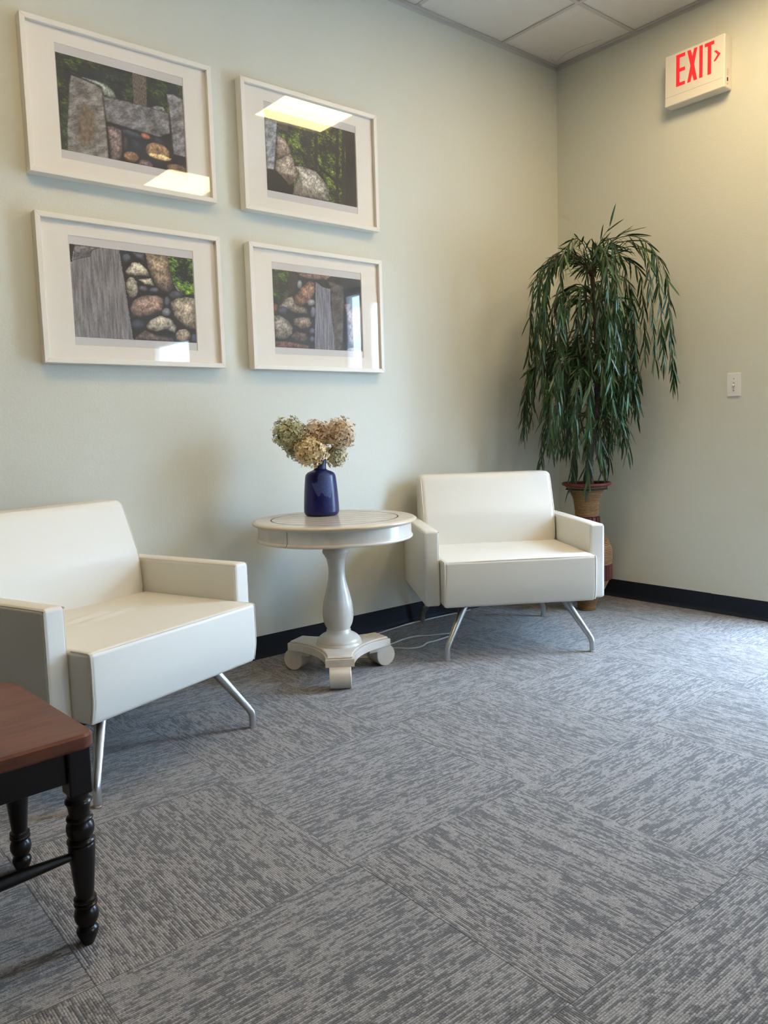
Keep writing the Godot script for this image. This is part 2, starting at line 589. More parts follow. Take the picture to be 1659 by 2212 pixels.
func print_lintel() -> Image:
	var im := canvas("leaf", Color8(48, 62, 28))
	paint(im, "bark", Color8(104, 92, 78), [0.581, 0.001, 0.694, -0.006, 0.688, 0.337, 0.580, 0.329])
	paint(im, "rock", Color8(150, 156, 146), [0.167, 0.191, 0.296, 0.192, 0.379, 0.213, 0.421, 0.250, 0.449, 0.328, 0.333, 0.342, 0.328, 0.243])
	paint(im, "rock", Color8(138, 140, 138), [0.692, 0.349, 0.762, 0.301, 0.822, 0.290, 0.850, 0.343, 0.779, 0.364])
	paint(im, "dark", Color8(26, 22, 22), [0.350, 0.606, 0.780, 0.635, 0.873, 0.579, 0.891, 0.803, 1.007, 0.808, 1.005, 1.006, 0.357, 1.044])
	paint(im, "slate", Color8(120, 116, 112), [0.105, 0.198, 0.190, 0.210, 0.295, 0.236, 0.334, 0.266, 0.337, 0.340, 0.349, 0.625, 0.357, 1.040, 0.042, 1.004, 0.047, 0.810, 0.068, 0.532, 0.086, 0.300])
	paint(im, "stain", Color8(118, 98, 72), [0.176, 0.428, 0.270, 0.497, 0.280, 0.692, 0.241, 0.899, 0.144, 0.943, 0.110, 0.783, 0.139, 0.583])
	paint(im, "slate", Color8(114, 112, 114), [0.337, 0.338, 0.454, 0.329, 0.683, 0.331, 0.871, 0.352, 0.873, 0.579, 0.821, 0.605, 0.785, 0.645, 0.350, 0.606])
	paint(im, "rock", Color8(124, 108, 104), [0.357, 0.654, 0.400, 0.637, 0.469, 0.664, 0.467, 0.877, 0.439, 1.049, 0.366, 1.042])
	paint(im, "slate", Color8(124, 122, 124), [0.858, 0.135, 0.920, 0.122, 1.003, 0.151, 1.001, 0.815, 0.891, 0.803, 0.876, 0.350])
	paint(im, "pebble", Color8(74, 80, 88), [0.632, 0.688, 0.617, 0.704, 0.584, 0.711, 0.542, 0.709, 0.504, 0.697, 0.478, 0.680, 0.471, 0.661, 0.485, 0.646, 0.517, 0.638, 0.558, 0.640, 0.597, 0.651, 0.624, 0.669])
	paint(im, "pebble", Color8(178, 118, 84), [0.701, 0.684, 0.690, 0.698, 0.672, 0.705, 0.651, 0.702, 0.632, 0.691, 0.621, 0.675, 0.620, 0.657, 0.630, 0.643, 0.649, 0.636, 0.670, 0.639, 0.689, 0.650, 0.700, 0.666])
	paint(im, "pebble", Color8(52, 58, 66), [0.621, 0.838, 0.601, 0.859, 0.574, 0.862, 0.549, 0.847, 0.532, 0.819, 0.527, 0.784, 0.536, 0.752, 0.556, 0.732, 0.582, 0.728, 0.607, 0.742, 0.625, 0.771, 0.630, 0.806])
	paint(im, "pebble", Color8(62, 66, 74), [0.823, 0.715, 0.810, 0.731, 0.787, 0.737, 0.760, 0.731, 0.737, 0.716, 0.724, 0.695, 0.724, 0.673, 0.737, 0.658, 0.760, 0.651, 0.786, 0.657, 0.809, 0.672, 0.823, 0.693])
	paint(im, "pebble", Color8(78, 62, 54), [0.515, 0.796, 0.511, 0.835, 0.502, 0.866, 0.491, 0.878, 0.480, 0.870, 0.473, 0.843, 0.472, 0.805, 0.476, 0.766, 0.485, 0.735, 0.496, 0.722, 0.506, 0.730, 0.513, 0.757])
	paint(im, "rock", Color8(150, 118, 88), [0.598, 0.934, 0.584, 0.964, 0.558, 0.985, 0.525, 0.991, 0.495, 0.981, 0.476, 0.957, 0.472, 0.927, 0.485, 0.897, 0.511, 0.876, 0.544, 0.870, 0.574, 0.879, 0.594, 0.903])
	paint(im, "rock", Color8(150, 120, 88), [0.858, 0.828, 0.833, 0.875, 0.787, 0.905, 0.733, 0.909, 0.685, 0.887, 0.657, 0.845, 0.654, 0.794, 0.678, 0.748, 0.722, 0.718, 0.776, 0.712, 0.825, 0.733, 0.856, 0.775])
	paint(im, "rock", Color8(214, 176, 128), [0.871, 0.877, 0.854, 0.894, 0.815, 0.904, 0.766, 0.904, 0.719, 0.894, 0.686, 0.878, 0.677, 0.859, 0.693, 0.843, 0.730, 0.833, 0.779, 0.832, 0.827, 0.841, 0.861, 0.858])
	paint(im, "rock", Color8(112, 94, 92), [0.713, 0.997, 0.699, 1.029, 0.671, 1.051, 0.636, 1.057, 0.605, 1.046, 0.586, 1.020, 0.582, 0.988, 0.596, 0.957, 0.623, 0.934, 0.657, 0.928, 0.688, 0.938, 0.709, 0.964])
	paint(im, "rock", Color8(124, 104, 84), [1.001, 0.964, 0.985, 0.988, 0.949, 1.004, 0.904, 1.007, 0.861, 0.998, 0.832, 0.978, 0.825, 0.954, 0.840, 0.931, 0.874, 0.915, 0.919, 0.911, 0.963, 0.920, 0.993, 0.939])
	paint(im, "pebble", Color8(96, 98, 108), [0.579, 1.050, 0.569, 1.062, 0.546, 1.070, 0.516, 1.071, 0.487, 1.065, 0.467, 1.054, 0.461, 1.040, 0.471, 1.028, 0.494, 1.020, 0.524, 1.019, 0.553, 1.024, 0.573, 1.036])
	return im

func print_boulder() -> Image:
	var im := canvas("leaf", Color8(74, 92, 46))
	paint(im, "dark", Color8(20, 24, 24), [0.007, 0.734, 0.080, 0.732, 0.176, 0.813, 0.312, 0.959, 0.250, 1.009, -0.003, 1.009])
	paint(im, "bark", Color8(84, 78, 56), [0.145, -0.013, 0.243, -0.011, 0.241, 0.210, 0.137, 0.207])
	paint(im, "bark", Color8(52, 52, 44), [0.450, 0.005, 0.497, 0.008, 0.474, 0.619, 0.426, 0.619])
	paint(im, "bark", Color8(40, 40, 36), [0.529, -0.002, 0.569, -0.002, 0.552, 0.647, 0.512, 0.633])
	paint(im, "bark", Color8(36, 40, 34), [0.776, 0.000, 0.809, 0.002, 0.783, 1.000, 0.747, 0.995])
	paint(im, "bark", Color8(44, 46, 38), [0.848, 0.003, 0.881, 0.005, 0.856, 0.997, 0.811, 0.994])
	paint(im, "dark", Color8(10, 13, 16), [0.892, 0.002, 1.011, 0.000, 1.006, 1.003, 0.856, 1.003])
	paint(im, "bark", Color8(30, 30, 24), [0.475, 0.390, 0.497, 0.378, 0.597, 0.574, 0.758, 0.681, 0.746, 0.715, 0.575, 0.605])
	paint(im, "slate", Color8(134, 136, 142), [-0.004, 0.114, 0.130, 0.117, 0.119, 0.305, 0.078, 0.733, 0.002, 0.735])
	paint(im, "rock", Color8(158, 142, 128), [0.124, 0.303, 0.164, 0.280, 0.212, 0.324, 0.263, 0.437, 0.257, 0.486, 0.144, 0.581, 0.105, 0.575])
	paint(im, "rock", Color8(176, 164, 150), [0.103, 0.610, 0.185, 0.541, 0.257, 0.480, 0.290, 0.560, 0.302, 0.639, 0.341, 0.713, 0.296, 0.843, 0.233, 0.888, 0.176, 0.813, 0.089, 0.730])
	paint(im, "stain", Color8(84, 66, 54), [0.138, 0.741, 0.218, 0.732, 0.308, 0.781, 0.285, 0.846, 0.233, 0.888, 0.175, 0.825])
	paint(im, "rock", Color8(178, 172, 162), [0.303, 0.627, 0.365, 0.611, 0.531, 0.634, 0.614, 0.729, 0.665, 0.852, 0.683, 0.997, 0.260, 1.001, 0.284, 0.894, 0.317, 0.814, 0.340, 0.725])
	paint(im, "stain", Color8(128, 118, 106), [0.306, 0.853, 0.441, 0.844, 0.554, 0.940, 0.585, 0.994, 0.260, 0.995])
	return im

func print_grain() -> Image:
	var im := canvas("dark", Color8(34, 28, 25))
	paint(im, "leaf", Color8(76, 104, 44), [0.788, 0.008, 1.005, 0.006, 1.003, 0.420, 0.897, 0.441, 0.827, 0.321, 0.792, 0.141])
	paint(im, "pebble", Color8(150, 150, 152), [-0.007, 0.176, 0.016, 0.199, 0.010, 0.317, -0.006, 0.267])
	paint(im, "grain", Color8(132, 128, 130), [0.038, -0.003, 0.383, -0.000, 0.393, 0.150, 0.412, 0.365, 0.428, 0.638, 0.453, 0.999, -0.002, 1.003, -0.001, 0.528, -0.004, 0.293])
	paint(im, "slate", Color8(112, 108, 112), [0.038, -0.003, 0.237, -0.000, 0.169, 0.044, 0.156, 0.109, 0.023, 0.171])
	paint(im, "rock", Color8(150, 132, 112), [0.595, -0.001, 0.788, 0.000, 0.796, 0.169, 0.821, 0.322, 0.813, 0.387, 0.769, 0.421, 0.706, 0.408, 0.657, 0.331, 0.612, 0.184])
	paint(im, "pebble", Color8(106, 108, 118), [0.474, 0.075, 0.467, 0.101, 0.452, 0.121, 0.433, 0.131, 0.415, 0.127, 0.402, 0.112, 0.398, 0.088, 0.404, 0.062, 0.419, 0.042, 0.438, 0.032, 0.457, 0.035, 0.470, 0.051])
	paint(im, "pebble", Color8(104, 104, 112), [0.479, 0.006, 0.580, 0.002, 0.586, 0.091, 0.526, 0.073])
	paint(im, "rock", Color8(192, 182, 160), [0.418, 0.234, 0.483, 0.121, 0.544, 0.118, 0.602, 0.185, 0.619, 0.259, 0.516, 0.267, 0.446, 0.271])
	paint(im, "rock", Color8(184, 176, 156), [0.520, 0.308, 0.628, 0.279, 0.657, 0.366, 0.573, 0.356])
	paint(im, "rock", Color8(160, 154, 136), [0.518, 0.389, 0.515, 0.451, 0.499, 0.501, 0.474, 0.525, 0.448, 0.517, 0.427, 0.479, 0.418, 0.422, 0.421, 0.360, 0.437, 0.311, 0.461, 0.286, 0.487, 0.294, 0.508, 0.331])
	paint(im, "pebble", Color8(108, 110, 120), [0.600, 0.416, 0.591, 0.430, 0.574, 0.438, 0.553, 0.437, 0.535, 0.428, 0.523, 0.414, 0.522, 0.398, 0.530, 0.384, 0.547, 0.376, 0.568, 0.376, 0.586, 0.385, 0.598, 0.399])
	paint(im, "pebble", Color8(112, 114, 124), [0.691, 0.406, 0.685, 0.422, 0.670, 0.436, 0.650, 0.443, 0.630, 0.441, 0.616, 0.431, 0.611, 0.417, 0.617, 0.400, 0.632, 0.387, 0.652, 0.380, 0.672, 0.382, 0.686, 0.391])
	paint(im, "rock", Color8(170, 164, 150), [0.822, 0.307, 0.906, 0.440, 0.853, 0.411])
	paint(im, "pebble", Color8(92, 92, 102), [0.898, 0.436, 0.888, 0.464, 0.864, 0.486, 0.832, 0.496, 0.801, 0.493, 0.779, 0.477, 0.771, 0.452, 0.781, 0.426, 0.805, 0.404, 0.836, 0.393, 0.868, 0.395, 0.890, 0.411])
	paint(im, "pebble", Color8(108, 110, 118), [0.781, 0.527, 0.776, 0.556, 0.766, 0.578, 0.753, 0.587, 0.741, 0.581, 0.733, 0.561, 0.731, 0.533, 0.736, 0.504, 0.746, 0.482, 0.759, 0.473, 0.771, 0.479, 0.779, 0.499])
	paint(im, "pebble", Color8(140, 142, 144), [0.784, 0.652, 0.777, 0.679, 0.762, 0.699, 0.741, 0.708, 0.722, 0.703, 0.708, 0.686, 0.704, 0.661, 0.711, 0.635, 0.726, 0.614, 0.746, 0.605, 0.766, 0.610, 0.779, 0.627])
	paint(im, "rock", Color8(158, 134, 118), [0.438, 0.650, 0.473, 0.550, 0.557, 0.484, 0.671, 0.469, 0.727, 0.505, 0.711, 0.635, 0.619, 0.701, 0.514, 0.740, 0.454, 0.718])
	paint(im, "rock", Color8(172, 158, 138), [0.784, 0.541, 0.841, 0.484, 0.930, 0.458, 1.007, 0.468, 1.007, 0.849, 0.903, 0.810, 0.810, 0.696])
	paint(im, "pebble", Color8(82, 84, 94), [0.553, 0.831, 0.541, 0.860, 0.516, 0.879, 0.486, 0.884, 0.458, 0.873, 0.440, 0.849, 0.437, 0.819, 0.449, 0.791, 0.473, 0.771, 0.503, 0.766, 0.531, 0.777, 0.550, 0.801])
	paint(im, "rock", Color8(176, 168, 152), [0.566, 0.826, 0.606, 0.759, 0.692, 0.700, 0.786, 0.734, 0.825, 0.824, 0.811, 0.897, 0.727, 0.854, 0.651, 0.896, 0.580, 0.867])
	paint(im, "rock", Color8(120, 106, 100), [0.467, 0.974, 0.548, 0.883, 0.650, 0.925, 0.776, 0.951, 0.808, 1.002, 0.469, 1.002])
	paint(im, "rock", Color8(166, 152, 132), [0.952, 0.915, 0.941, 0.956, 0.913, 0.988, 0.877, 1.001, 0.843, 0.993, 0.818, 0.965, 0.811, 0.926, 0.822, 0.886, 0.849, 0.854, 0.885, 0.840, 0.920, 0.848, 0.944, 0.876])
	paint(im, "pebble", Color8(96, 100, 112), [1.002, 0.941, 0.997, 0.968, 0.987, 0.988, 0.974, 0.996, 0.962, 0.990, 0.954, 0.971, 0.952, 0.945, 0.956, 0.918, 0.966, 0.898, 0.979, 0.890, 0.991, 0.896, 0.999, 0.914])
	return im

func print_cairn() -> Image:
	var im := canvas("dark", Color8(24, 26, 34))
	paint(im, "leaf", Color8(52, 74, 38), [-0.005, -0.004, 0.172, -0.003, 0.184, 0.238, 0.076, 0.399, 0.017, 0.370, -0.001, 0.312])
	paint(im, "leaf", Color8(34, 42, 32), [0.640, 0.002, 1.006, -0.001, 1.008, 0.368, 0.799, 0.360, 0.650, 0.071])
	paint(im, "bark", Color8(62, 50, 44), [0.172, -0.003, 0.254, -0.000, 0.272, 0.090, 0.214, 0.283, 0.170, 0.338, 0.166, 0.167])
	paint(im, "rock", Color8(116, 98, 88), [0.254, -0.004, 0.652, -0.003, 0.594, 0.064, 0.378, 0.074, 0.294, 0.049])
	paint(im, "rock", Color8(104, 70, 52), [-0.003, 0.434, 0.044, 0.452, 0.029, 0.588, 0.002, 0.567])
	paint(im, "pebble", Color8(96, 92, 94), [0.076, 0.412, 0.142, 0.281, 0.173, 0.264, 0.160, 0.352, 0.106, 0.420])
	paint(im, "pebble", Color8(150, 148, 148), [0.318, 0.157, 0.313, 0.189, 0.302, 0.213, 0.286, 0.224, 0.272, 0.217, 0.262, 0.196, 0.259, 0.166, 0.264, 0.134, 0.276, 0.110, 0.291, 0.099, 0.305, 0.105, 0.315, 0.126])
	paint(im, "rock", Color8(148, 138, 126), [0.054, 0.476, 0.139, 0.355, 0.202, 0.322, 0.240, 0.428, 0.365, 0.463, 0.363, 0.533, 0.247, 0.546, 0.155, 0.500])
	paint(im, "rock", Color8(156, 122, 104), [0.222, 0.331, 0.311, 0.195, 0.398, 0.096, 0.457, 0.112, 0.458, 0.238, 0.390, 0.372, 0.292, 0.447, 0.230, 0.417])
	paint(im, "pebble", Color8(84, 88, 104), [0.144, 0.514, 0.136, 0.542, 0.117, 0.564, 0.091, 0.574, 0.066, 0.570, 0.048, 0.552, 0.042, 0.526, 0.049, 0.498, 0.069, 0.476, 0.094, 0.466, 0.120, 0.470, 0.138, 0.488])
	paint(im, "pebble", Color8(158, 156, 156), [0.454, 0.377, 0.447, 0.402, 0.430, 0.421, 0.407, 0.431, 0.385, 0.427, 0.369, 0.411, 0.363, 0.388, 0.370, 0.364, 0.387, 0.344, 0.410, 0.335, 0.432, 0.338, 0.449, 0.354])
	paint(im, "pebble", Color8(124, 126, 140), [0.455, 0.503, 0.450, 0.542, 0.439, 0.571, 0.424, 0.583, 0.409, 0.574, 0.400, 0.547, 0.397, 0.510, 0.402, 0.472, 0.414, 0.442, 0.428, 0.431, 0.443, 0.439, 0.453, 0.466])
	paint(im, "rock", Color8(146, 138, 128), [-0.003, 0.592, 0.060, 0.585, 0.150, 0.649, 0.199, 0.731, 0.185, 0.820, 0.110, 0.895, -0.003, 0.886])
	paint(im, "rock", Color8(132, 118, 104), [0.202, 0.619, 0.277, 0.586, 0.383, 0.581, 0.413, 0.660, 0.368, 0.728, 0.282, 0.742, 0.210, 0.693])
	paint(im, "rock", Color8(96, 84, 78), [0.164, 0.847, 0.228, 0.778, 0.333, 0.794, 0.369, 0.854, 0.329, 0.921, 0.224, 0.923])
	paint(im, "pebble", Color8(110, 114, 128), [0.440, 0.759, 0.435, 0.781, 0.422, 0.799, 0.406, 0.806, 0.390, 0.802, 0.378, 0.787, 0.375, 0.765, 0.380, 0.742, 0.392, 0.725, 0.409, 0.717, 0.425, 0.722, 0.436, 0.737])
	paint(im, "pebble", Color8(112, 114, 128), [0.433, 0.868, 0.428, 0.888, 0.417, 0.904, 0.402, 0.911, 0.388, 0.907, 0.378, 0.892, 0.375, 0.872, 0.379, 0.852, 0.390, 0.836, 0.405, 0.829, 0.419, 0.833, 0.430, 0.847])
	paint(im, "rock", Color8(118, 88, 78), [0.003, 0.922, 0.141, 0.917, 0.371, 0.955, 0.359, 1.007, 0.000, 1.000])
	paint(im, "slate", Color8(82, 74, 66), [0.595, 0.060, 0.794, 0.114, 0.793, 0.361, 0.761, 0.859, 0.735, 0.992, 0.655, 0.998, 0.644, 0.611, 0.636, 0.156])
	paint(im, "grain", Color8(124, 122, 130), [0.468, 0.098, 0.548, 0.162, 0.635, 0.175, 0.630, 0.355, 0.644, 0.611, 0.672, 0.997, 0.430, 0.999, 0.452, 0.504])
	paint(im, "rock", Color8(152, 132, 120), [0.787, 0.361, 0.868, 0.345, 0.866, 0.417, 1.002, 0.359, 1.002, 0.997, 0.829, 0.907, 0.819, 0.462])
	paint(im, "rock", Color8(150, 146, 142), [0.996, 0.980, 0.982, 1.001, 0.945, 1.018, 0.895, 1.027, 0.847, 1.025, 0.811, 1.013, 0.799, 0.994, 0.812, 0.974, 0.849, 0.956, 0.898, 0.948, 0.947, 0.949, 0.983, 0.961])
	return im


# ---------------------------------------------------------------- the room
func _ready() -> void:
	rng.seed = 2024
	var cam := Camera3D.new()
	cam.name = "camera"
	cam.position = Vector3(-3.9397, 1.0058, 3.0608)
	cam.rotation = Vector3(-0.1025, -0.6904, -0.0298)
	cam.fov = rad_to_deg(2.0 * atan(1106.0 / 1708.25))
	cam.near = 0.05
	cam.far = 200.0
	add_child(cam)
	cam.current = true
	var sky := ProceduralSkyMaterial.new()
	sky.sky_top_color = Color(1.09, 1.27, 1.49)
	sky.sky_horizon_color = Color(0.68, 0.76, 0.83)
	sky.sky_curve = 0.3
	sky.ground_horizon_color = Color(0.62, 0.68, 0.74)
	sky.ground_bottom_color = Color(0.42, 0.44, 0.46)
	sky.sky_energy_multiplier = 4.3
	sky.ground_energy_multiplier = 3.0
	var env := Environment.new()
	env.background_mode = Environment.BG_SKY
	env.sky = Sky.new()
	env.sky.sky_material = sky
	env.tonemap_mode = Environment.TONE_MAPPER_LINEAR
	env.tonemap_exposure = 1.0
	env.sdfgi_enabled = true
	env.ssao_enabled = true
	env.ssil_enabled = true
	var we := WorldEnvironment.new()
	we.name = "world_environment"
	we.environment = env
	add_child(we)

	make_materials()
	shell()
	carpet()
	ceiling()
	troffer(LAMPS[0], "nearest the potted tree, mirrored in the upper right print")
	troffer(LAMPS[1], "further along the exit wall, mirrored in the upper left print")
	troffer(LAMPS[2], "above the armchair behind the stool")
	openings()
	armchairs()
	pedestal_table()
	potted_tree()
	stool()
	pictures()
	exit_sign()
	light_switch()
	vase_and_flowers()
	cords()

func slab(lo: Vector3, hi: Vector3) -> Soup:
	var m := Soup.new()
	box(m, lo, hi)
	return m

const DOOR_Z0 := 1.31
const DOOR_Z1 := 2.26
const DOOR_H := 2.14
const WIN_Z0 := 5.0
const WIN_Z1 := 6.0

func shell() -> void:
	var T := 0.12
	var lo := room_min
	var hi := room_max
	var up := CEIL + 0.15
	var wp: Material = mats["wall_paint"]
	struct("wall_back", slab(Vector3(lo.x - T, -0.1, -T), Vector3(T, up, 0)), wp, "pale sage-grey painted wall behind the armchairs carrying four framed prints", "wall")
	var r := Soup.new()
	box(r, Vector3(0, -0.1, 0), Vector3(T, up, DOOR_Z0))
	box(r, Vector3(0, DOOR_H, DOOR_Z0), Vector3(T, up, DOOR_Z1))
	box(r, Vector3(0, -0.1, DOOR_Z1), Vector3(T, up, WIN_Z0))
	box(r, Vector3(0, 2.1, WIN_Z0), Vector3(T, up, WIN_Z1))
	box(r, Vector3(0, -0.1, WIN_Z0), Vector3(T, 0.9, WIN_Z1))
	box(r, Vector3(0, -0.1, WIN_Z1), Vector3(T, up, hi.z + T))
	struct("wall_right", r, wp, "pale painted wall with the exit sign and the light switch", "wall")
	struct("wall_left", slab(Vector3(lo.x - T, -0.1, 0), Vector3(lo.x, up, hi.z + T)), plain("dark_wall", Color8(70, 72, 74), 0.7), "dark painted wall at the far left end of the room", "wall")
	struct("wall_front", slab(Vector3(lo.x, -0.1, hi.z), Vector3(0, up, hi.z + T)), wp, "painted wall facing the picture wall", "wall")
	# cove baseboard: a thin strip with a small toe
	var prof := PackedVector2Array([Vector2(0, 0), Vector2(0.014, 0), Vector2(0.013, 0.004), Vector2(0.007, 0.014), Vector2(0.005, 0.024), Vector2(0.005, 0.098), Vector2(0.003, 0.1005), Vector2(0, 0.1005)])
	var b := Soup.new()
	b.xf = Transform3D(Basis(Vector3(0, 0, 1), Vector3(0, 1, 0), Vector3(-1, 0, 0)), Vector3.ZERO)
	prism(b, prof, 0.0, 3.05)
	var bb := struct("baseboard_back", b, mats["baseboard"], "dark navy vinyl baseboard under the picture wall", "baseboard")
	var b2 := Soup.new()
	b2.xf = Transform3D(Basis(Vector3(0, 0, 1), Vector3(0, 1, 0), Vector3(-1, 0, 0)), Vector3(-3.0515, 0, 0))
	prism(b2, prof, 0.0, 4.1)
	put("baseboard_length", b2, mats["baseboard"], bb)
	var e := Soup.new()
	e.xf = Transform3D(Basis(Vector3(-1, 0, 0), Vector3(0, 1, 0), Vector3(0, 0, -1)), Vector3(0, 0, 0.985))
	prism(e, prof, 0.0, 0.985)
	var br := struct("baseboard_right", e, mats["baseboard"], "dark navy vinyl baseboard under the light switch", "baseboard")
	var e2 := Soup.new()
	e2.xf = Transform3D(Basis(Vector3(-1, 0, 0), Vector3(0, 0.985, 0), Vector3(0, 0, -1)), Vector3(0, 0, DOOR_Z0 - 0.01))
	prism(e2, prof, 0.0, DOOR_Z0 - 0.0115 - 0.985)
	put("baseboard_length", e2, mats["baseboard"], br)

func carpet() -> void:
	var base := struct("floor", slab(Vector3(room_min.x, -0.1, 0), Vector3(0, -0.007, room_max.z)), plain("floor_slab", Color8(90, 90, 90), 0.9), "floor laid with grey striated carpet tiles turned a quarter turn from tile to tile", "floor")
	var full := carpet_mesh(0, 1, 0, 1)
	var x0 := -2.8901
	var z0 := 1.041
	for i in range(-8, 6):
		for j in range(-2, 10):
			var ax := maxf(x0 + i * TILE, room_min.x)
			var bx := minf(x0 + (i + 1) * TILE, 0.0)
			var az := maxf(z0 + j * TILE, 0.0)
			var bz := minf(z0 + (j + 1) * TILE, room_max.z)
			if bx - ax < 0.02 or bz - az < 0.02:
				continue
			var c := Vector2(x0 + (i + 0.5) * TILE, z0 + (j + 0.5) * TILE)
			var turned := (i + j) % 2 != 0
			var flip := rng.randi() % 2 == 1
			var mat: Material = mats["carpet%d" % (rng.randi() % 3)]
			var o: MeshInstance3D
			var ang := (PI / 2 if turned else 0.0) + (PI if flip else 0.0)
			if bx - ax > TILE - 0.001 and bz - az > TILE - 0.001:
				o = put("carpet_tile", full, mat, base)
			else:
				# a cut tile: corners taken back into the tile's own turned axes
				var lo := Vector2((ax - c.x) / TILE, (az - c.y) / TILE)
				var hi := Vector2((bx - c.x) / TILE, (bz - c.y) / TILE)
				var p := Vector3(lo.x, 0, lo.y).rotated(Vector3.UP, -ang)
				var q := Vector3(hi.x, 0, hi.y).rotated(Vector3.UP, -ang)
				o = put("carpet_tile", carpet_mesh(minf(p.x, q.x) + 0.5, maxf(p.x, q.x) + 0.5, minf(p.z, q.z) + 0.5, maxf(p.z, q.z) + 0.5), mat, base)
			o.position = Vector3(c.x, rng.randf_range(-0.0004, 0.0), c.y)
			o.rotation.y = ang

func carpet_mesh(u0: float, u1: float, v0: float, v1: float) -> ArrayMesh:
	var g := 0.0001
	var m := Soup.new()
	var a := Vector3((u0 - 0.5) * TILE + g, 0, (v0 - 0.5) * TILE + g)
	var b := Vector3((u1 - 0.5) * TILE - g, 0, (v1 - 0.5) * TILE - g)
	var e := 0.0003
	m.quad(Vector3(a.x + e, 0, b.z - e), Vector3(b.x - e, 0, b.z - e), Vector3(b.x - e, 0, a.z + e), Vector3(a.x + e, 0, a.z + e), Vector2(u0, v1), Vector2(u1, v1), Vector2(u1, v0), Vector2(u0, v0))
	var top := [Vector3(a.x + e, 0, b.z - e), Vector3(b.x - e, 0, b.z - e), Vector3(b.x - e, 0, a.z + e), Vector3(a.x + e, 0, a.z + e)]
	var low := [Vector3(a.x, -0.004, b.z), Vector3(b.x, -0.004, b.z), Vector3(b.x, -0.004, a.z), Vector3(a.x, -0.004, a.z)]
	var uvs := [Vector2(u0, v1), Vector2(u1, v1), Vector2(u1, v0), Vector2(u0, v0)]
	for k in 4:
		var n := (k + 1) % 4
		m.quad(low[k], low[n], top[n], top[k], uvs[k], uvs[n], uvs[n], uvs[k])
	return m.mesh(30.0)

func ceiling() -> void:
	var base := struct("ceiling", slab(Vector3(room_min.x, CEIL + 0.03, 0), Vector3(0, CEIL + 0.15, room_max.z)), mats["ceiling_white"], "suspended ceiling of white lay-in tiles in a metal grid", "ceiling")
	var xs := PackedFloat32Array([0.0])
	for k in 12:
		xs.append(maxf(-0.489 - 0.632 * k, room_min.x))
		if xs[-1] <= room_min.x:
			break
	var zs := PackedFloat32Array([0.0])
	for k in 12:
		zs.append(minf(0.517 + 0.61 * k, room_max.z))
		if zs[-1] >= room_max.z:
			break
	var w := 0.012
	for i in range(1, xs.size() - 1):
		var m := Soup.new()
		box(m, Vector3(xs[i] - w, CEIL - 0.003, 0.0), Vector3(xs[i] + w, CEIL - 0.001, room_max.z))
		put("ceiling_tee", m, mats["tee_white"], base)
	for j in range(1, zs.size() - 1):
		var m := Soup.new()
		for i in xs.size() - 1:
			box(m, Vector3(xs[i + 1] + w, CEIL - 0.0032, zs[j] - w), Vector3(xs[i] - w, CEIL - 0.001, zs[j] + w))
		put("ceiling_tee", m, mats["tee_white"], base)
	var ang := Soup.new()
	box(ang, Vector3(room_min.x, CEIL - 0.022, 0.0), Vector3(0, CEIL - 0.002, 0.0015))
	box(ang, Vector3(room_min.x, CEIL - 0.0035, 0.0015), Vector3(0, CEIL - 0.002, 0.022))
	put("wall_angle", ang, mats["tee_white"], base)
	var ang2 := Soup.new()
	box(ang2, Vector3(-0.0015, CEIL - 0.022, 0.0015), Vector3(0, CEIL - 0.002, room_max.z))
	box(ang2, Vector3(-0.022, CEIL - 0.0035, 0.022), Vector3(-0.0015, CEIL - 0.002, room_max.z))
	put("wall_angle", ang2, mats["tee_white"], base)
	for i in xs.size() - 1:
		for j in zs.size() - 1:
			var c := Vector2((xs[i] + xs[i + 1]) / 2, (zs[j] + zs[j + 1]) / 2)
			var lamp := false
			for p in LAMPS:
				lamp = lamp or (absf(c.x - p.x) < 0.3 and absf(c.y - p.y) < 0.3)
			if lamp:
				continue
			var m := Soup.new()
			box(m, Vector3(xs[i + 1] + 0.004, CEIL + 0.001, zs[j] + 0.004), Vector3(xs[i] - 0.004, CEIL + 0.016, zs[j + 1] - 0.004))
			put("ceiling_tile", m, mats["ceiling_tile"], base)
	# hairline cracks in the corner tile
	for line in [[Vector3(-0.06, 0, 0.05), Vector3(-0.10, 0, 0.16), Vector3(-0.085, 0, 0.30), Vector3(-0.07, 0, 0.36)], [Vector3(-0.05, 0, 0.04), Vector3(-0.12, 0, 0.05), Vector3(-0.16, 0, 0.09)]]:
		var pts := []
		for p in line:
			pts.append(p + Vector3(0, CEIL + 0.001, 0))
		var m := Soup.new()
		tube(m, smooth(pts), [0.0012], 4)
		put("crack", m, mats["tee_white"], base)

const LAMPS := [Vector2(-0.805, 1.432), Vector2(-0.805, 3.262), Vector2(-3.333, 1.432)]
const LAMP_ENERGY := 2.25

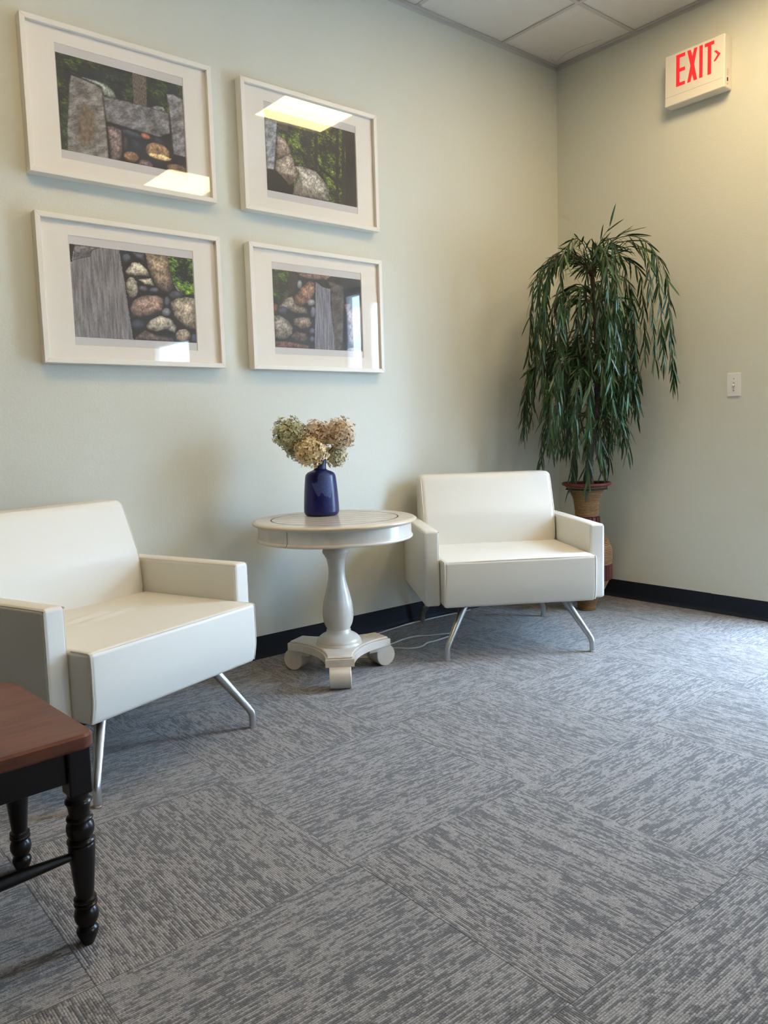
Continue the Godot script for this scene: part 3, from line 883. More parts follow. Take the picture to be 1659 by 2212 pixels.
func troffer(p: Vector2, place: String) -> void:
	var c := p
	for q in LAMPS:
		if q.distance_to(p) < 0.1:
			c = q
	var t := thing("ceiling_light", "square warm recessed ceiling light " + place, "ceiling light", Vector3(c.x, CEIL, c.y), 0.0, "recessed ceiling lights")
	var f := Soup.new()
	for s in [-1.0, 1.0]:
		box(f, Vector3(-0.298, 0.0, s * 0.285 - 0.012), Vector3(0.298, 0.028, s * 0.285 + 0.012))
		box(f, Vector3(s * 0.285 - 0.012, 0.0, -0.273), Vector3(s * 0.285 + 0.012, 0.028, 0.273))
	put("frame", f, mats["tee_white"], t)
	var d := Soup.new()
	rbox(d, Vector3(0, 0.02, 0), Vector3(0.273, 0.006, 0.273), 0.004)
	var dm := plain("lamp_diffuser", Color8(250, 240, 220), 0.6)
	dm.emission_enabled = true
	dm.emission = Color(1.0, 0.80, 0.52)
	dm.emission_energy_multiplier = 1.6
	put("diffuser", d, dm, t)
	var l := AreaLight3D.new()
	l.name = "lamp_light"
	l.area_size = Vector2(0.53, 0.53)
	l.light_color = Color(1.0, 0.885, 0.665)
	l.light_energy = LAMP_ENERGY
	l.area_range = 12.0
	l.shadow_enabled = true
	l.rotation.x = -PI / 2
	l.position = Vector3(0, 0.008, 0)
	t.add_child(l)

func openings() -> void:
	# a glazed door and a narrow sidelight in the wall right of the switch, outside the frame; a window further on
	var al: Material = mats["aluminium"]
	var f := Soup.new()
	for z in [DOOR_Z0 + 0.022, 2.02, DOOR_Z1 - 0.022]:
		box(f, Vector3(0.03, 0.0, z - 0.022), Vector3(0.09, DOOR_H, z + 0.022))
	box(f, Vector3(0.03, DOOR_H - 0.05, DOOR_Z0 + 0.044), Vector3(0.09, DOOR_H, 1.998))
	box(f, Vector3(0.03, DOOR_H - 0.05, 2.042), Vector3(0.09, DOOR_H, DOOR_Z1 - 0.044))
	box(f, Vector3(0.03, 0.0, 2.042), Vector3(0.09, 0.08, DOOR_Z1 - 0.044))
	var d := struct("door_1", f, al, "glazed exit door with a narrow sidelight beside the light switch wall", "door")
	var leaf := Soup.new()
	box(leaf, Vector3(0.04, 0.006, 1.36), Vector3(0.08, 0.2, 1.994))
	box(leaf, Vector3(0.04, 2.0, 1.36), Vector3(0.08, 2.086, 1.994))
	box(leaf, Vector3(0.04, 0.2, 1.36), Vector3(0.08, 2.0, 1.43))
	box(leaf, Vector3(0.04, 0.2, 1.924), Vector3(0.08, 2.0, 1.994))
	put("door_frame", leaf, al, d)
	var g := Soup.new()
	box(g, Vector3(0.057, 0.2, 1.43), Vector3(0.063, 2.0, 1.924))
	put("pane", g, mats["window_glass"], d)
	var g2 := Soup.new()
	box(g2, Vector3(0.057, 0.08, 2.042), Vector3(0.063, DOOR_H - 0.05, DOOR_Z1 - 0.044))
	put("pane", g2, mats["window_glass"], d)
	var bar := Soup.new()
	tube(bar, [Vector3(0.04, 1.02, 1.40), Vector3(-0.02, 1.02, 1.40), Vector3(-0.02, 1.02, 1.95), Vector3(0.04, 1.02, 1.95)], [0.012], 8)
	put("push_bar", bar, mats["steel"], d)
	var w := Soup.new()
	for z in [WIN_Z0 + 0.025, WIN_Z1 - 0.025]:
		box(w, Vector3(0.03, 0.9, z - 0.025), Vector3(0.09, 2.1, z + 0.025))
	box(w, Vector3(0.03, 0.9, WIN_Z0 + 0.05), Vector3(0.09, 0.95, WIN_Z1 - 0.05))
	box(w, Vector3(0.03, 2.05, WIN_Z0 + 0.05), Vector3(0.09, 2.1, WIN_Z1 - 0.05))
	var wn := struct("window_1", w, al, "tall window in the same wall further from the corner", "window")
	put("pane", slab(Vector3(0.057, 0.95, WIN_Z0 + 0.05), Vector3(0.063, 2.05, WIN_Z1 - 0.05)), mats["window_glass"], wn)
	struct("ground", slab(Vector3(0.12, -0.16, -12), Vector3(30, -0.06, 24)), mats["concrete"], "pale paved ground outside the glazed door", "ground")

# ---------------------------------------------------------------- armchairs
const SEAT_HALF := 0.342
const ARM_T := 0.034

func back_face(y: float) -> float:
	var low := -0.203 - 0.014 * clampf((y - 0.44) / 0.14, -0.5, 1.0)
	var k := smoothstep(0.565, 0.60, y)
	var high := lerpf(-0.214, -0.297, clampf((y - 0.575) / 0.2, 0.0, 1.0))
	return lerpf(low, high, k)

func make_armchair(label: String, at: Vector3, turn: float, creases: Array) -> Node3D:
	var t := thing("armchair", label, "armchair", at, turn, "white vinyl armchairs along the picture wall")
	var vin: Material = mats["vinyl"]
	var pip: Material = mats["vinyl_piping"]
	var s := Soup.new()
	rbox(s, Vector3(0, 0.3345, 0.06), Vector3(SEAT_HALF - 0.002, 0.1025, 0.265), 0.014, Vector3i(40, 4, 40), func(p: Vector3) -> Vector3:
		var top := clampf((p.y - 0.40) / 0.037, 0.0, 1.0)
		var crown := 0.006 * (1.0 - pow(absf(p.x) / 0.342, 2.0)) * (1.0 - pow(absf(p.z - 0.06) / 0.265, 2.0))
		for c in creases:
			var q := Geometry2D.get_closest_point_to_segment(Vector2(p.x, p.z), c[0], c[1])
			var d := q.distance_to(Vector2(p.x, p.z))
			crown += c[2] * exp(-d * d / 0.00022) - c[2] * 0.8 * exp(-pow(d - 0.028, 2.0) / 0.0004)
		p.y += top * crown
		if p.z > 0.3:
			p.z += 0.005 * (1.0 - pow((p.y - 0.334) / 0.1025, 2.0)) * (1.0 - pow(absf(p.x) / 0.342, 4.0))
			p.z -= 0.012 * smoothstep(0.30, 0.232, p.y)
		return p)
	var seat := put("seat", s, vin, t, 50.0)
	for sx in [-1.0, 1.0]:
		var m := Soup.new()
		var x: float = sx * (SEAT_HALF - 0.0058)
		tube(m, smooth([Vector3(x, 0.240, 0.3105), Vector3(x, 0.29, 0.3205), Vector3(x, 0.34, 0.3222), Vector3(x, 0.422, 0.3222), Vector3(x, 0.4305, 0.3175), Vector3(x, 0.4335, 0.309), Vector3(x, 0.4335, 0.244)], 4), [0.0031], 6)
		put("piping", m, pip, seat)
	var tp := Soup.new()
	tube(tp, [Vector3(-0.332, 0.4325, 0.3205), Vector3(-0.15, 0.4345, 0.3225), Vector3(0.15, 0.4345, 0.3225), Vector3(0.332, 0.4325, 0.3205)], [0.0014], 6)
	put("seam", tp, pip, seat)
	var b := Soup.new()
	rbox(b, Vector3(0, 0.503, -0.30), Vector3(SEAT_HALF - 0.002, 0.274, 0.10), 0.028, Vector3i(12, 22, 2), func(p: Vector3) -> Vector3:
		var f := (p.z + 0.40) / 0.20
		var bulge := 0.006 * (1.0 - pow(absf(p.x) / 0.342, 2.0))
		p.z = -0.40 + f * (back_face(p.y) + bulge + 0.40)
		return p)
	var back := put("backrest", b, vin, t, 50.0)
	for sx in [-1.0, 1.0]:
		var m := Soup.new()
		var x: float = sx * (SEAT_HALF - 0.0098)
		var pts := []
		for k in 12:
			var y := lerpf(0.45, 0.755, k / 11.0)
			pts.append(Vector3(x, y, back_face(y) - lerpf(0.0078, 0.0044, k / 11.0)))
		tube(m, pts, [0.0024], 6)
		put("piping", m, pip, back)
	for sx in [-1.0, 1.0]:
		var a := Soup.new()
		rbox(a, Vector3(sx * (SEAT_HALF + ARM_T), 0.394, -0.08), Vector3(ARM_T, 0.167, 0.32), 0.012, Vector3i(2, 6, 8), func(p: Vector3) -> Vector3:
			p.y += 0.003 * clampf((p.y - 0.5) / 0.06, 0.0, 1.0) * (1.0 - pow(absf(absf(p.x) - 0.376) / 0.034, 2.0))
			return p)
		var arm := put("armrest", a, vin, t, 50.0)
		for e in [-1.0, 1.0]:
			var m := Soup.new()
			var x: float = sx * (SEAT_HALF + ARM_T) + e * (ARM_T - 0.0042)
			tube(m, smooth([Vector3(x, 0.236, 0.2358), Vector3(x, 0.40, 0.2358), Vector3(x, 0.545, 0.2358), Vector3(x, 0.5535, 0.2325), Vector3(x, 0.5570, 0.225), Vector3(x, 0.5572, 0.05), Vector3(x, 0.5572, -0.388)], 3), [0.0027], 6)
			put("piping", m, pip, arm)
	var u := Soup.new()
	box(u, Vector3(-0.33, 0.222, -0.385), Vector3(0.33, 0.236, 0.26))
	put("underframe", u, mats["black_plastic"], t)
	for sx in [-1.0, 1.0]:
		leg_tube(t, [Vector3(sx * 0.327, 0.004, 0.30), Vector3(sx * 0.327, 0.042, 0.299), Vector3(sx * 0.325, 0.056, 0.296), Vector3(sx * 0.316, 0.074, 0.289), Vector3(sx * 0.225, 0.232, 0.212)])
		leg_tube(t, [Vector3(sx * 0.324, 0.004, -0.385), Vector3(sx * 0.324, 0.042, -0.384), Vector3(sx * 0.322, 0.056, -0.381), Vector3(sx * 0.314, 0.074, -0.375), Vector3(sx * 0.235, 0.232, -0.315)])
	return t

func leg_tube(t: Node3D, pts: Array) -> void:
	var m := Soup.new()
	tube(m, pts, [0.0118, 0.0122, 0.0126, 0.013, 0.0178], 18)
	var leg := put("leg", m, mats["steel"], t, 35.0)
	var g := Soup.new()
	g.xf = Transform3D(Basis(), Vector3(pts[0].x, 0, pts[0].z))
	lathe(g, [Vector2(0, 0), Vector2(0.0135, 0), Vector2(0.0135, 0.004), Vector2(0.012, 0.005), Vector2(0, 0.005)], 18)
	put("glide", g, mats["steel"], leg)

func armchairs() -> void:
	make_armchair("white vinyl armchair in the corner beside the potted tree, facing left", Vector3(-1.156, 0, 0.556), -0.578, [
		[Vector2(-0.02, -0.02), Vector2(0.05, 0.03), 0.0035], [Vector2(-0.09, 0.0), Vector2(-0.03, 0.05), 0.0026]])
	make_armchair("white vinyl armchair below the framed prints, behind the wooden stool", Vector3(-3.029, 0, 0.545), 0.341, [
		[Vector2(-0.10, 0.02), Vector2(0.07, 0.0), 0.003], [Vector2(-0.12, -0.03), Vector2(0.0, -0.045), 0.0026]])

# ---------------------------------------------------------------- table
const TABLE := Vector3(-2.033, 0, 0.432)
const TO_CAM := 0.6275     # turn whose +z looks from the table to the camera side

func pedestal_table() -> void:
	var t := thing("pedestal_table", "round cream pedestal table with a turned column between the two armchairs", "table", TABLE, -TO_CAM)
	var tp: Material = mats["table_paint"]
	# top: an outer ring round a plank field
	var top := Soup.new()
	lathe(top, [Vector2(0.262, 0.634), Vector2(0.318, 0.634), Vector2(0.326, 0.636), Vector2(0.333, 0.641), Vector2(0.3355, 0.646), Vector2(0.334, 0.650), Vector2(0.329, 0.653), Vector2(0.322, 0.655), Vector2(0.2635, 0.655), Vector2(0.2625, 0.6535), Vector2(0.2620, 0.640)], 96)
	var tt := put("tabletop", top, tp, t, 35.0)
	var bead := Soup.new()
	lathe(bead, [Vector2(0.3338, 0.6405), Vector2(0.3364, 0.6435), Vector2(0.3372, 0.646), Vector2(0.3362, 0.6488), Vector2(0.3335, 0.651)], 96)
	put("worn_edge", bead, mats["table_edge"], tt, 60.0)
	var under := Soup.new()
	lathe(under, [Vector2(0, 0.636), Vector2(0.2625, 0.636), Vector2(0.2625, 0.6505), Vector2(0, 0.6505)], 64)
	put("groove_bed", under, plain("groove", Color8(70, 60, 50), 0.9), tt)
	var R := 0.2575
	var n := 7
	var wd := 2.0 * R / n
	for k in n:
		var y0 := -R + k * wd + 0.0019
		var y1 := -R + (k + 1) * wd - 0.0019
		var poly := PackedVector2Array()
		for s in 13:
			var y := lerpf(y0, y1, s / 12.0)
			poly.append(Vector2(sqrt(maxf(0.0, R * R - y * y)), y))
		for s in 13:
			var y := lerpf(y1, y0, s / 12.0)
			poly.append(Vector2(-sqrt(maxf(0.0, R * R - y * y)), y))
		var clean := PackedVector2Array()
		for p in poly:
			if clean.is_empty() or clean[-1].distance_to(p) > 0.0005:
				clean.append(p)
		if clean[0].distance_to(clean[-1]) < 0.0005:
			clean.remove_at(clean.size() - 1)
		var m := Soup.new()
		m.xf = Transform3D(Basis(Vector3.UP, 0.10) * LAY, Vector3.ZERO)
		prism(m, clean, 0.6505, 0.6548, 0.0)
		put("plank", m, tp, tt, 25.0)
	var glaze := Soup.new()
	lathe(glaze, [Vector2(0.2578, 0.653), Vector2(0.2578, 0.65495), Vector2(0.2612, 0.65495), Vector2(0.2612, 0.653)], 96)
	put("groove_ring", glaze, mats["groove"], tt)
	for k in range(1, n):
		var y := -R + k * wd
		var hx := sqrt(R * R - y * y)
		var m := Soup.new()
		m.xf = Transform3D(Basis(Vector3.UP, 0.10), Vector3.ZERO)
		box(m, Vector3(-hx, 0.652, -y - 0.0013), Vector3(hx, 0.65485, -y + 0.0013))
		put("groove", m, mats["groove"], tt)
	# apron with a joint where the drawer begins
	var prof := [Vector2(0.295, 0.634), Vector2(0.295, 0.575), Vector2(0.318, 0.572), Vector2(0.3205, 0.575), Vector2(0.321, 0.579), Vector2(0.319, 0.583), Vector2(0.3155, 0.585), Vector2(0.3145, 0.588), Vector2(0.3145, 0.632), Vector2(0.316, 0.634)]
	var cut := PI - 0.62
	var a := Soup.new()
	lathe(a, prof, 96, cut + 0.004, cut + 3.1)
	put("drawer_front", a, tp, t, 30.0)
	var a2 := Soup.new()
	lathe(a2, prof, 96, cut + 3.104, cut + TAU - 0.004)
	put("apron", a2, tp, t, 30.0)
	var disc := Soup.new()
	lathe(disc, [Vector2(0, 0.574), Vector2(0.30, 0.574), Vector2(0.30, 0.634), Vector2(0, 0.634)], 64)
	put("frame", disc, mats["groove"], t)
	var col := Soup.new()
	lathe(col, spline([Vector2(0.0, 0.118), Vector2(0.0965, 0.118), Vector2(0.0968, 0.126), Vector2(0.094, 0.134), Vector2(0.0905, 0.1375), Vector2(0.0915, 0.144), Vector2(0.088, 0.151), Vector2(0.0745, 0.163), Vector2(0.062, 0.170), Vector2(0.054, 0.175), Vector2(0.0505, 0.181), Vector2(0.0505, 0.187), Vector2(0.0475, 0.190), Vector2(0.0505, 0.196), Vector2(0.0585, 0.213), Vector2(0.0633, 0.237), Vector2(0.0638, 0.262), Vector2(0.061, 0.295), Vector2(0.0545, 0.325), Vector2(0.047, 0.354), Vector2(0.0395, 0.384), Vector2(0.0348, 0.413), Vector2(0.0340, 0.442), Vector2(0.0370, 0.467), Vector2(0.0410, 0.486), Vector2(0.0430, 0.4905), Vector2(0.0455, 0.4925), Vector2(0.048, 0.500), Vector2(0.0545, 0.508), Vector2(0.0565, 0.517), Vector2(0.0545, 0.525), Vector2(0.050, 0.532), Vector2(0.050, 0.5745)]), 64)
	put("column", col, tp, t, 50.0)
	# three-armed base with hollow sides and scroll feet
	var outline := PackedVector2Array()
	for k in 3:
		var d := -PI / 2 + k * TAU / 3
		var dir := Vector2(cos(d), sin(d))
		var side := Vector2(-dir.y, dir.x)
		var a0 := dir * 0.220 - side * 0.057
		var a1 := dir * 0.220 + side * 0.057
		outline.append(a0)
		outline.append(a1)
		var nd := d + TAU / 3
		var ndir := Vector2(cos(nd), sin(nd))
		var b0 := ndir * 0.220 - Vector2(-ndir.y, ndir.x) * 0.057
		var mid := Vector2(cos(d + PI / 3), sin(d + PI / 3)) * 0.062
		for s in range(1, 14):
			var f := s / 14.0
			outline.append(a1.bezier_interpolate(a1.lerp(mid, 0.62), b0.lerp(mid, 0.62), b0, f))
	var base := Soup.new()
	base.xf = Transform3D(LAY, Vector3.ZERO)
	prism(base, outline, 0.088, 0.120, 0.0015)
	var bm := put("base", base, tp, t, 25.0)
	var ledge := Soup.new()
	ledge.xf = Transform3D(LAY, Vector3.ZERO)
	prism(ledge, inset(outline, 0.008), 0.1195, 0.128, 0.003)
	put("base_moulding", ledge, tp, bm, 25.0)
	for k in 3:
		var d := -PI / 2 + k * TAU / 3
		var sc := PackedVector2Array()
		# outline in (outward, up): disc at the end, stepped block towards the middle
		for s in 25:
			var an := deg_to_rad(-180.0 + s * 11.25)
			sc.append(Vector2(0.206 + 0.0455 * cos(an), 0.0455 + 0.0455 * sin(an)))
		sc.append(Vector2(0.122, 0.0905))
		sc.append(Vector2(0.122, 0.066))
		sc.append(Vector2(0.1605, 0.066))
		var m := Soup.new()
		var outv := Vector3(cos(d), 0, -sin(d))
		m.xf = Transform3D(Basis(outv, Vector3.UP, outv.cross(Vector3.UP)), Vector3.ZERO)
		prism(m, sc, -0.043, 0.043, 0.002)
		put("scroll_foot", m, tp, t, 30.0)

func spline(p: Array) -> Array:
	var out := []
	for i in p.size() - 1:
		var a: Vector2 = p[maxi(i - 1, 0)]
		var b: Vector2 = p[i]
		var c: Vector2 = p[i + 1]
		var d: Vector2 = p[mini(i + 2, p.size() - 1)]
		out.append(b)
		if b.distance_to(c) > 0.012 and b.x > 0.03 and c.x > 0.03:
			for k in [0.25, 0.5, 0.75]:
				var q := b.cubic_interpolate(c, a, d, k)
				if q.distance_to(b.lerp(c, k)) < 0.004:
					out.append(q)
	out.append(p[-1])
	return out

# ---------------------------------------------------------------- potted tree
const POT := Vector3(-0.385, 0, 0.478)
const RIGHT := Vector3(0.588, 0, 0.809)
const NEAR := Vector3(-0.809, 0, 0.588)

func pot_ropes(m: Soup, prof: Array, thick: float) -> void:
	# rings of rope laid one on another along the profile
	var c := Curve2D.new()
	for p in prof:
		c.add_point(p)
	var n := int(c.get_baked_length() / thick)
	var out := []
	for k in n:
		for s in 6:
			var p := c.sample_baked((k + s / 6.0) * c.get_baked_length() / n)
			out.append(Vector2(p.x + sin(PI * s / 6.0) * thick * 0.62, p.y))
	out.append(c.sample_baked(c.get_baked_length()))
	lathe(m, out, 40)

func potted_tree() -> void:
	var t := thing("potted_tree", "tall weeping artificial tree with narrow drooping leaves in a rope-wrapped pot", "potted plant", POT)
	var rope: Material = mats["rope"]
	var pot := Soup.new()
	lathe(pot, [Vector2(0, 0.0), Vector2(0.044, 0.0), Vector2(0.046, 0.04), Vector2(0.092, 0.12), Vector2(0.125, 0.19), Vector2(0.126, 0.24), Vector2(0.128, 0.33), Vector2(0.105, 0.39), Vector2(0.066, 0.44), Vector2(0.053, 0.47), Vector2(0.055, 0.54), Vector2(0.066, 0.61), Vector2(0.09, 0.66), Vector2(0.121, 0.684), Vector2(0.116, 0.684), Vector2(0.085, 0.65), Vector2(0, 0.65)], 40)
	var pb := put("pot", pot, plain("pot_core", Color8(92, 66, 40), 0.9), t, 60.0)
	for span in [[Vector2(0.045, 0.001), Vector2(0.046, 0.035), Vector2(0.066, 0.075), Vector2(0.092, 0.12), Vector2(0.118, 0.175)], [Vector2(0.126, 0.256), Vector2(0.132, 0.30), Vector2(0.128, 0.34), Vector2(0.106, 0.39), Vector2(0.070, 0.437)], [Vector2(0.056, 0.512), Vector2(0.0575, 0.545), Vector2(0.067, 0.61), Vector2(0.090, 0.66), Vector2(0.116, 0.682)]]:
		var m := Soup.new()
		pot_ropes(m, span, 0.0088)
		put("rope_wrap", m, rope, pb, 80.0)
	for band in [[0.175, 0.256, 0.119, 0.127, 30], [0.437, 0.512, 0.066, 0.056, 18]]:
		var n: int = band[4]
		for k in n:
			var a := TAU * k / n
			var mid: float = (band[2] + band[3]) / 2
			var hw: float = mid * PI / n * 0.94
			var s := Soup.new()
			s.xf = Transform3D(Basis(Vector3.UP, a), Vector3.ZERO)
			rbox(s, Vector3(0, (band[0] + band[1]) / 2, mid + 0.004), Vector3(hw, (band[1] - band[0]) / 2, 0.007), 0.003)
			put("slat", s, mats["band_wood" if k % 3 else "band_dark"], pb)
	var rim := Soup.new()
	var circle := []
	for k in 49:
		var a := TAU * k / 48
		circle.append(Vector3(cos(a) * 0.121, 0.688 + 0.002 * sin(a * 2.0), sin(a) * 0.121))
	tube(rim, circle, [0.0095], 10, false)
	put("rim", rim, mats["band_wood"], pb, 60.0)
	var soil := Soup.new()
	lathe(soil, [Vector2(0, 0.655), Vector2(0.112, 0.660), Vector2(0.1, 0.672), Vector2(0.05, 0.678), Vector2(0, 0.679)], 24)
	put("moss", soil, mats["soil"], pb)
	# trunk
	var tp := []
	for p in [Vector2(0.018, 0.66), Vector2(0.014, 0.72), Vector2(0.016, 0.80), Vector2(0.030, 0.92), Vector2(0.046, 1.05), Vector2(0.056, 1.18), Vector2(0.058, 1.30), Vector2(0.052, 1.53), Vector2(0.040, 1.68), Vector2(0.031, 1.80)]:
		tp.append(RIGHT * p.x + NEAR * sin(p.y * 5.0) * 0.015 + Vector3(0, p.y, 0))
	var trunk_path := smooth(tp, 5)
	var tr := Soup.new()
	var rad := []
	for k in trunk_path.size():
		var f := float(k) / (trunk_path.size() - 1)
		rad.append(lerpf(0.021, 0.011, f) + (0.012 * exp(-f * 22.0)) + 0.0015 * sin(k * 2.1))
	tube(tr, trunk_path, rad, 12)
	put("trunk", tr, mats["trunk"], t, 60.0)
	grow(t, trunk_path)

func trunk_at(path: Array, y: float) -> Vector3:
	for i in path.size() - 1:
		if path[i + 1].y >= y:
			return path[i].lerp(path[i + 1], clampf((y - path[i].y) / (path[i + 1].y - path[i].y), 0.0, 1.0))
	return path[-1]

var leaves: Array = []     # [Transform3D, colour index, nearness]

func grow(t: Node3D, path: Array) -> void:
	var r := RandomNumberGenerator.new()
	r.seed = 515
	# [height low, height high, count, start lift (deg), length low, length high, turn span, azimuth offset, end droop]
	var tiers := [
		[1.74, 1.80, 20, 60.0, 0.75, 1.08, 0.55, 0.1],
		[1.58, 1.72, 20, 40.0, 0.45, 0.80, 0.42, 0.5],
		[1.38, 1.55, 11, 26.0, 0.34, 0.55, 0.45, 0.2],
		[1.18, 1.32, 36, 44.0, 0.50, 0.80, 0.80, 0.0],
		[1.02, 1.18, 20, 30.0, 0.34, 0.60, 0.70, 0.3],
		[0.92, 1.02, 7, 5.0, 0.28, 0.42, 0.45, 0.7]]
	for tier in tiers:
		for k in tier[2]:
			var phi: float = TAU * (k + tier[7]) / tier[2] + r.randf_range(-0.18, 0.18)
			var h := r.randf_range(tier[0], tier[1])
			var lift: float = deg_to_rad(tier[3] + r.randf_range(-14.0, 14.0))
			var length := r.randf_range(tier[4], tier[5])
			var lateral := cos(phi)
			if tier[0] > 1.1 and tier[0] < 1.3 and lateral > 0.1:
				length *= 0.5
			if tier[0] < 1.1 and lateral > 0.2:
				length *= 0.6
			branch(t, trunk_at(path, h), phi, lift, length, tier[6], r)
	# the two upright sprigs at the top
	sprig(t, trunk_at(path, 1.79), [Vector3(0.035, 1.86, 0), Vector3(0.075, 1.95, 0.02), Vector3(0.12, 2.01, 0.03)], r)
	sprig(t, trunk_at(path, 1.78), [Vector3(0.06, 1.85, 0.02), Vector3(0.11, 1.92, 0.05), Vector3(0.17, 1.965, 0.06), Vector3(0.22, 1.96, 0.06)], r)
	# leaves: the nearest 300 are pieces of their own, the rest one mass
	leaves.sort_custom(func(a, b): return a[2] > b[2])
	var kinds := []
	for k in 5:
		kinds.append(leaf_mesh(k))
	var mass := Soup.new()
	mass.colored = true
	var tones := [Color8(38, 68, 38), Color8(32, 58, 36), Color8(52, 84, 40), Color8(44, 80, 54)]
	for i in leaves.size():
		var L: Array = leaves[i]
		if i < 300:
			var o := MeshInstance3D.new()
			o.name = "leaf" if i == 0 else "leaf_%03d" % i
			o.mesh = kinds[i % 5]
			o.material_override = mats["leaf%d" % L[1]]
			t.add_child(o, true)
			o.transform = L[0]
		else:
			var tone: Color = tones[L[1]].srgb_to_linear()
			mass.tint = tone
			mass.xf = L[0]
			leaf_shape(mass, i % 5)
	var f := put("foliage", mass, mats["leaf_mixed"], t, 70.0)
	f.set_meta("kind", "stuff")

func leaf_mesh(k: int) -> ArrayMesh:
	var m := Soup.new()
	leaf_shape(m, k)
	return m.mesh(70.0)

# a narrow leaf one unit long along +z, bent downward (-y), slightly folded
func leaf_shape(m: Soup, k: int) -> void:
	var bend: float = [0.10, 0.2, 0.05, 0.28, 0.14][k]
	var sway: float = [0.03, -0.06, 0.08, 0.0, -0.03][k]
	var w := [0.0, 0.038, 0.050, 0.046, 0.030, 0.0]
	var z := [0.0, 0.18, 0.4, 0.62, 0.84, 1.0]
	var rows := []
	for i in 6:
		var c := Vector3(sway * z[i] * z[i], -bend * z[i] * z[i], z[i])
		rows.append([c + Vector3(-w[i], 0.012, 0), c + Vector3(0, 0.0 if w[i] > 0 else 0.012, 0), c + Vector3(w[i], 0.012, 0)])
	for i in 5:
		var a: Array = rows[i]
		var b: Array = rows[i + 1]
		for s in 2:
			if i == 0:
				m.tri(a[1], b[s], b[s + 1])
			elif i == 4:
				m.tri(a[s], b[1], a[s + 1])
			else:
				m.quad(a[s], b[s], b[s + 1], a[s + 1])

func inside(p: Vector3) -> Vector3:
	# keeps foliage off the two walls
	var w := p + POT
	w.x = minf(w.x, -0.03 - 0.02 * absf(sin(p.y * 40.0)))
	w.z = maxf(w.z, 0.04)
	return w - POT

func branch(t: Node3D, o: Vector3, phi: float, lift: float, length: float, span: float, r: RandomNumberGenerator) -> void:
	var flat := RIGHT * cos(phi) + NEAR * sin(phi)
	var n := int(length / 0.0175)
	var p := o
	var pts := [p]
	var az := 0.0
	for k in n:
		var s := float(k) / n
		var th := lerpf(lift, deg_to_rad(-86.0), smoothstep(0.0, span, s))
		az += r.randf_range(-0.07, 0.07)
		var f := flat.rotated(Vector3.UP, az)
		p = inside(p + (f * cos(th) + Vector3.UP * sin(th)) * length / n)
		pts.append(p)
	stalk(t, pts, 0.0026)
	var tilt := r.randf_range(0, TAU)
	for k in range(3, pts.size()):
		var tan: Vector3 = (pts[k] - pts[k - 1]).normalized()
		for rep in 1 if r.randf() < 0.86 else 2:
			tilt += 2.4
			var side := tan.cross(Vector3.UP if absf(tan.y) < 0.9 else Vector3.RIGHT).normalized().rotated(tan, tilt)
			add_leaf(pts[k], (tan * 0.75 + side * r.randf_range(0.25, 0.6) + Vector3.DOWN * r.randf_range(0.2, 0.75)).normalized(), r)

func sprig(t: Node3D, o: Vector3, flat: Array, r: RandomNumberGenerator) -> void:
	var pts := [o]
	for p in flat:
		pts.append(RIGHT * p.x + NEAR * p.z + Vector3(0, p.y, 0))
	pts = smooth(pts, 4)
	stalk(t, pts, 0.0026)
	for k in range(pts.size() / 3, pts.size(), 2):
		var tan: Vector3 = (pts[k] - pts[k - 1]).normalized()
		var side := RIGHT * (1.0 if k % 4 else -1.0)
		add_leaf(pts[k], (tan + side * r.randf_range(0.15, 0.6) + Vector3.UP * 0.2).normalized(), r)

func stalk(t: Node3D, pts: Array, rad: float) -> void:
	var m := Soup.new()
	var few := []
	var rr := []
	for k in range(0, pts.size(), 2):
		few.append(pts[k])
		rr.append(lerpf(rad, 0.0009, float(k) / pts.size()))
	few.append(pts[-1])
	rr.append(0.0009)
	tube(m, few, rr, 5)
	put("branch", m, mats["twig"], t, 70.0)

func add_leaf(p: Vector3, dir: Vector3, r: RandomNumberGenerator) -> void:
	var size := r.randf_range(0.07, 0.125)
	var tip := inside(p + dir * size)
	dir = (tip - p).normalized()
	var x := Vector3.UP.cross(dir)
	if x.length() < 0.05:
		x = RIGHT
	x = x.normalized().rotated(dir, r.randf_range(-0.9, 0.9))
	var y := dir.cross(x)
	var tone := 0
	var q := r.randf()
	if q > 0.88:
		tone = 3
	elif q > 0.74:
		tone = 2
	elif q > 0.4:
		tone = 1
	leaves.append([Transform3D(Basis(x * size, y * size, dir * size), p), tone, p.dot(NEAR) + 0.3 * absf(p.dot(RIGHT)) + r.randf() * 0.05])

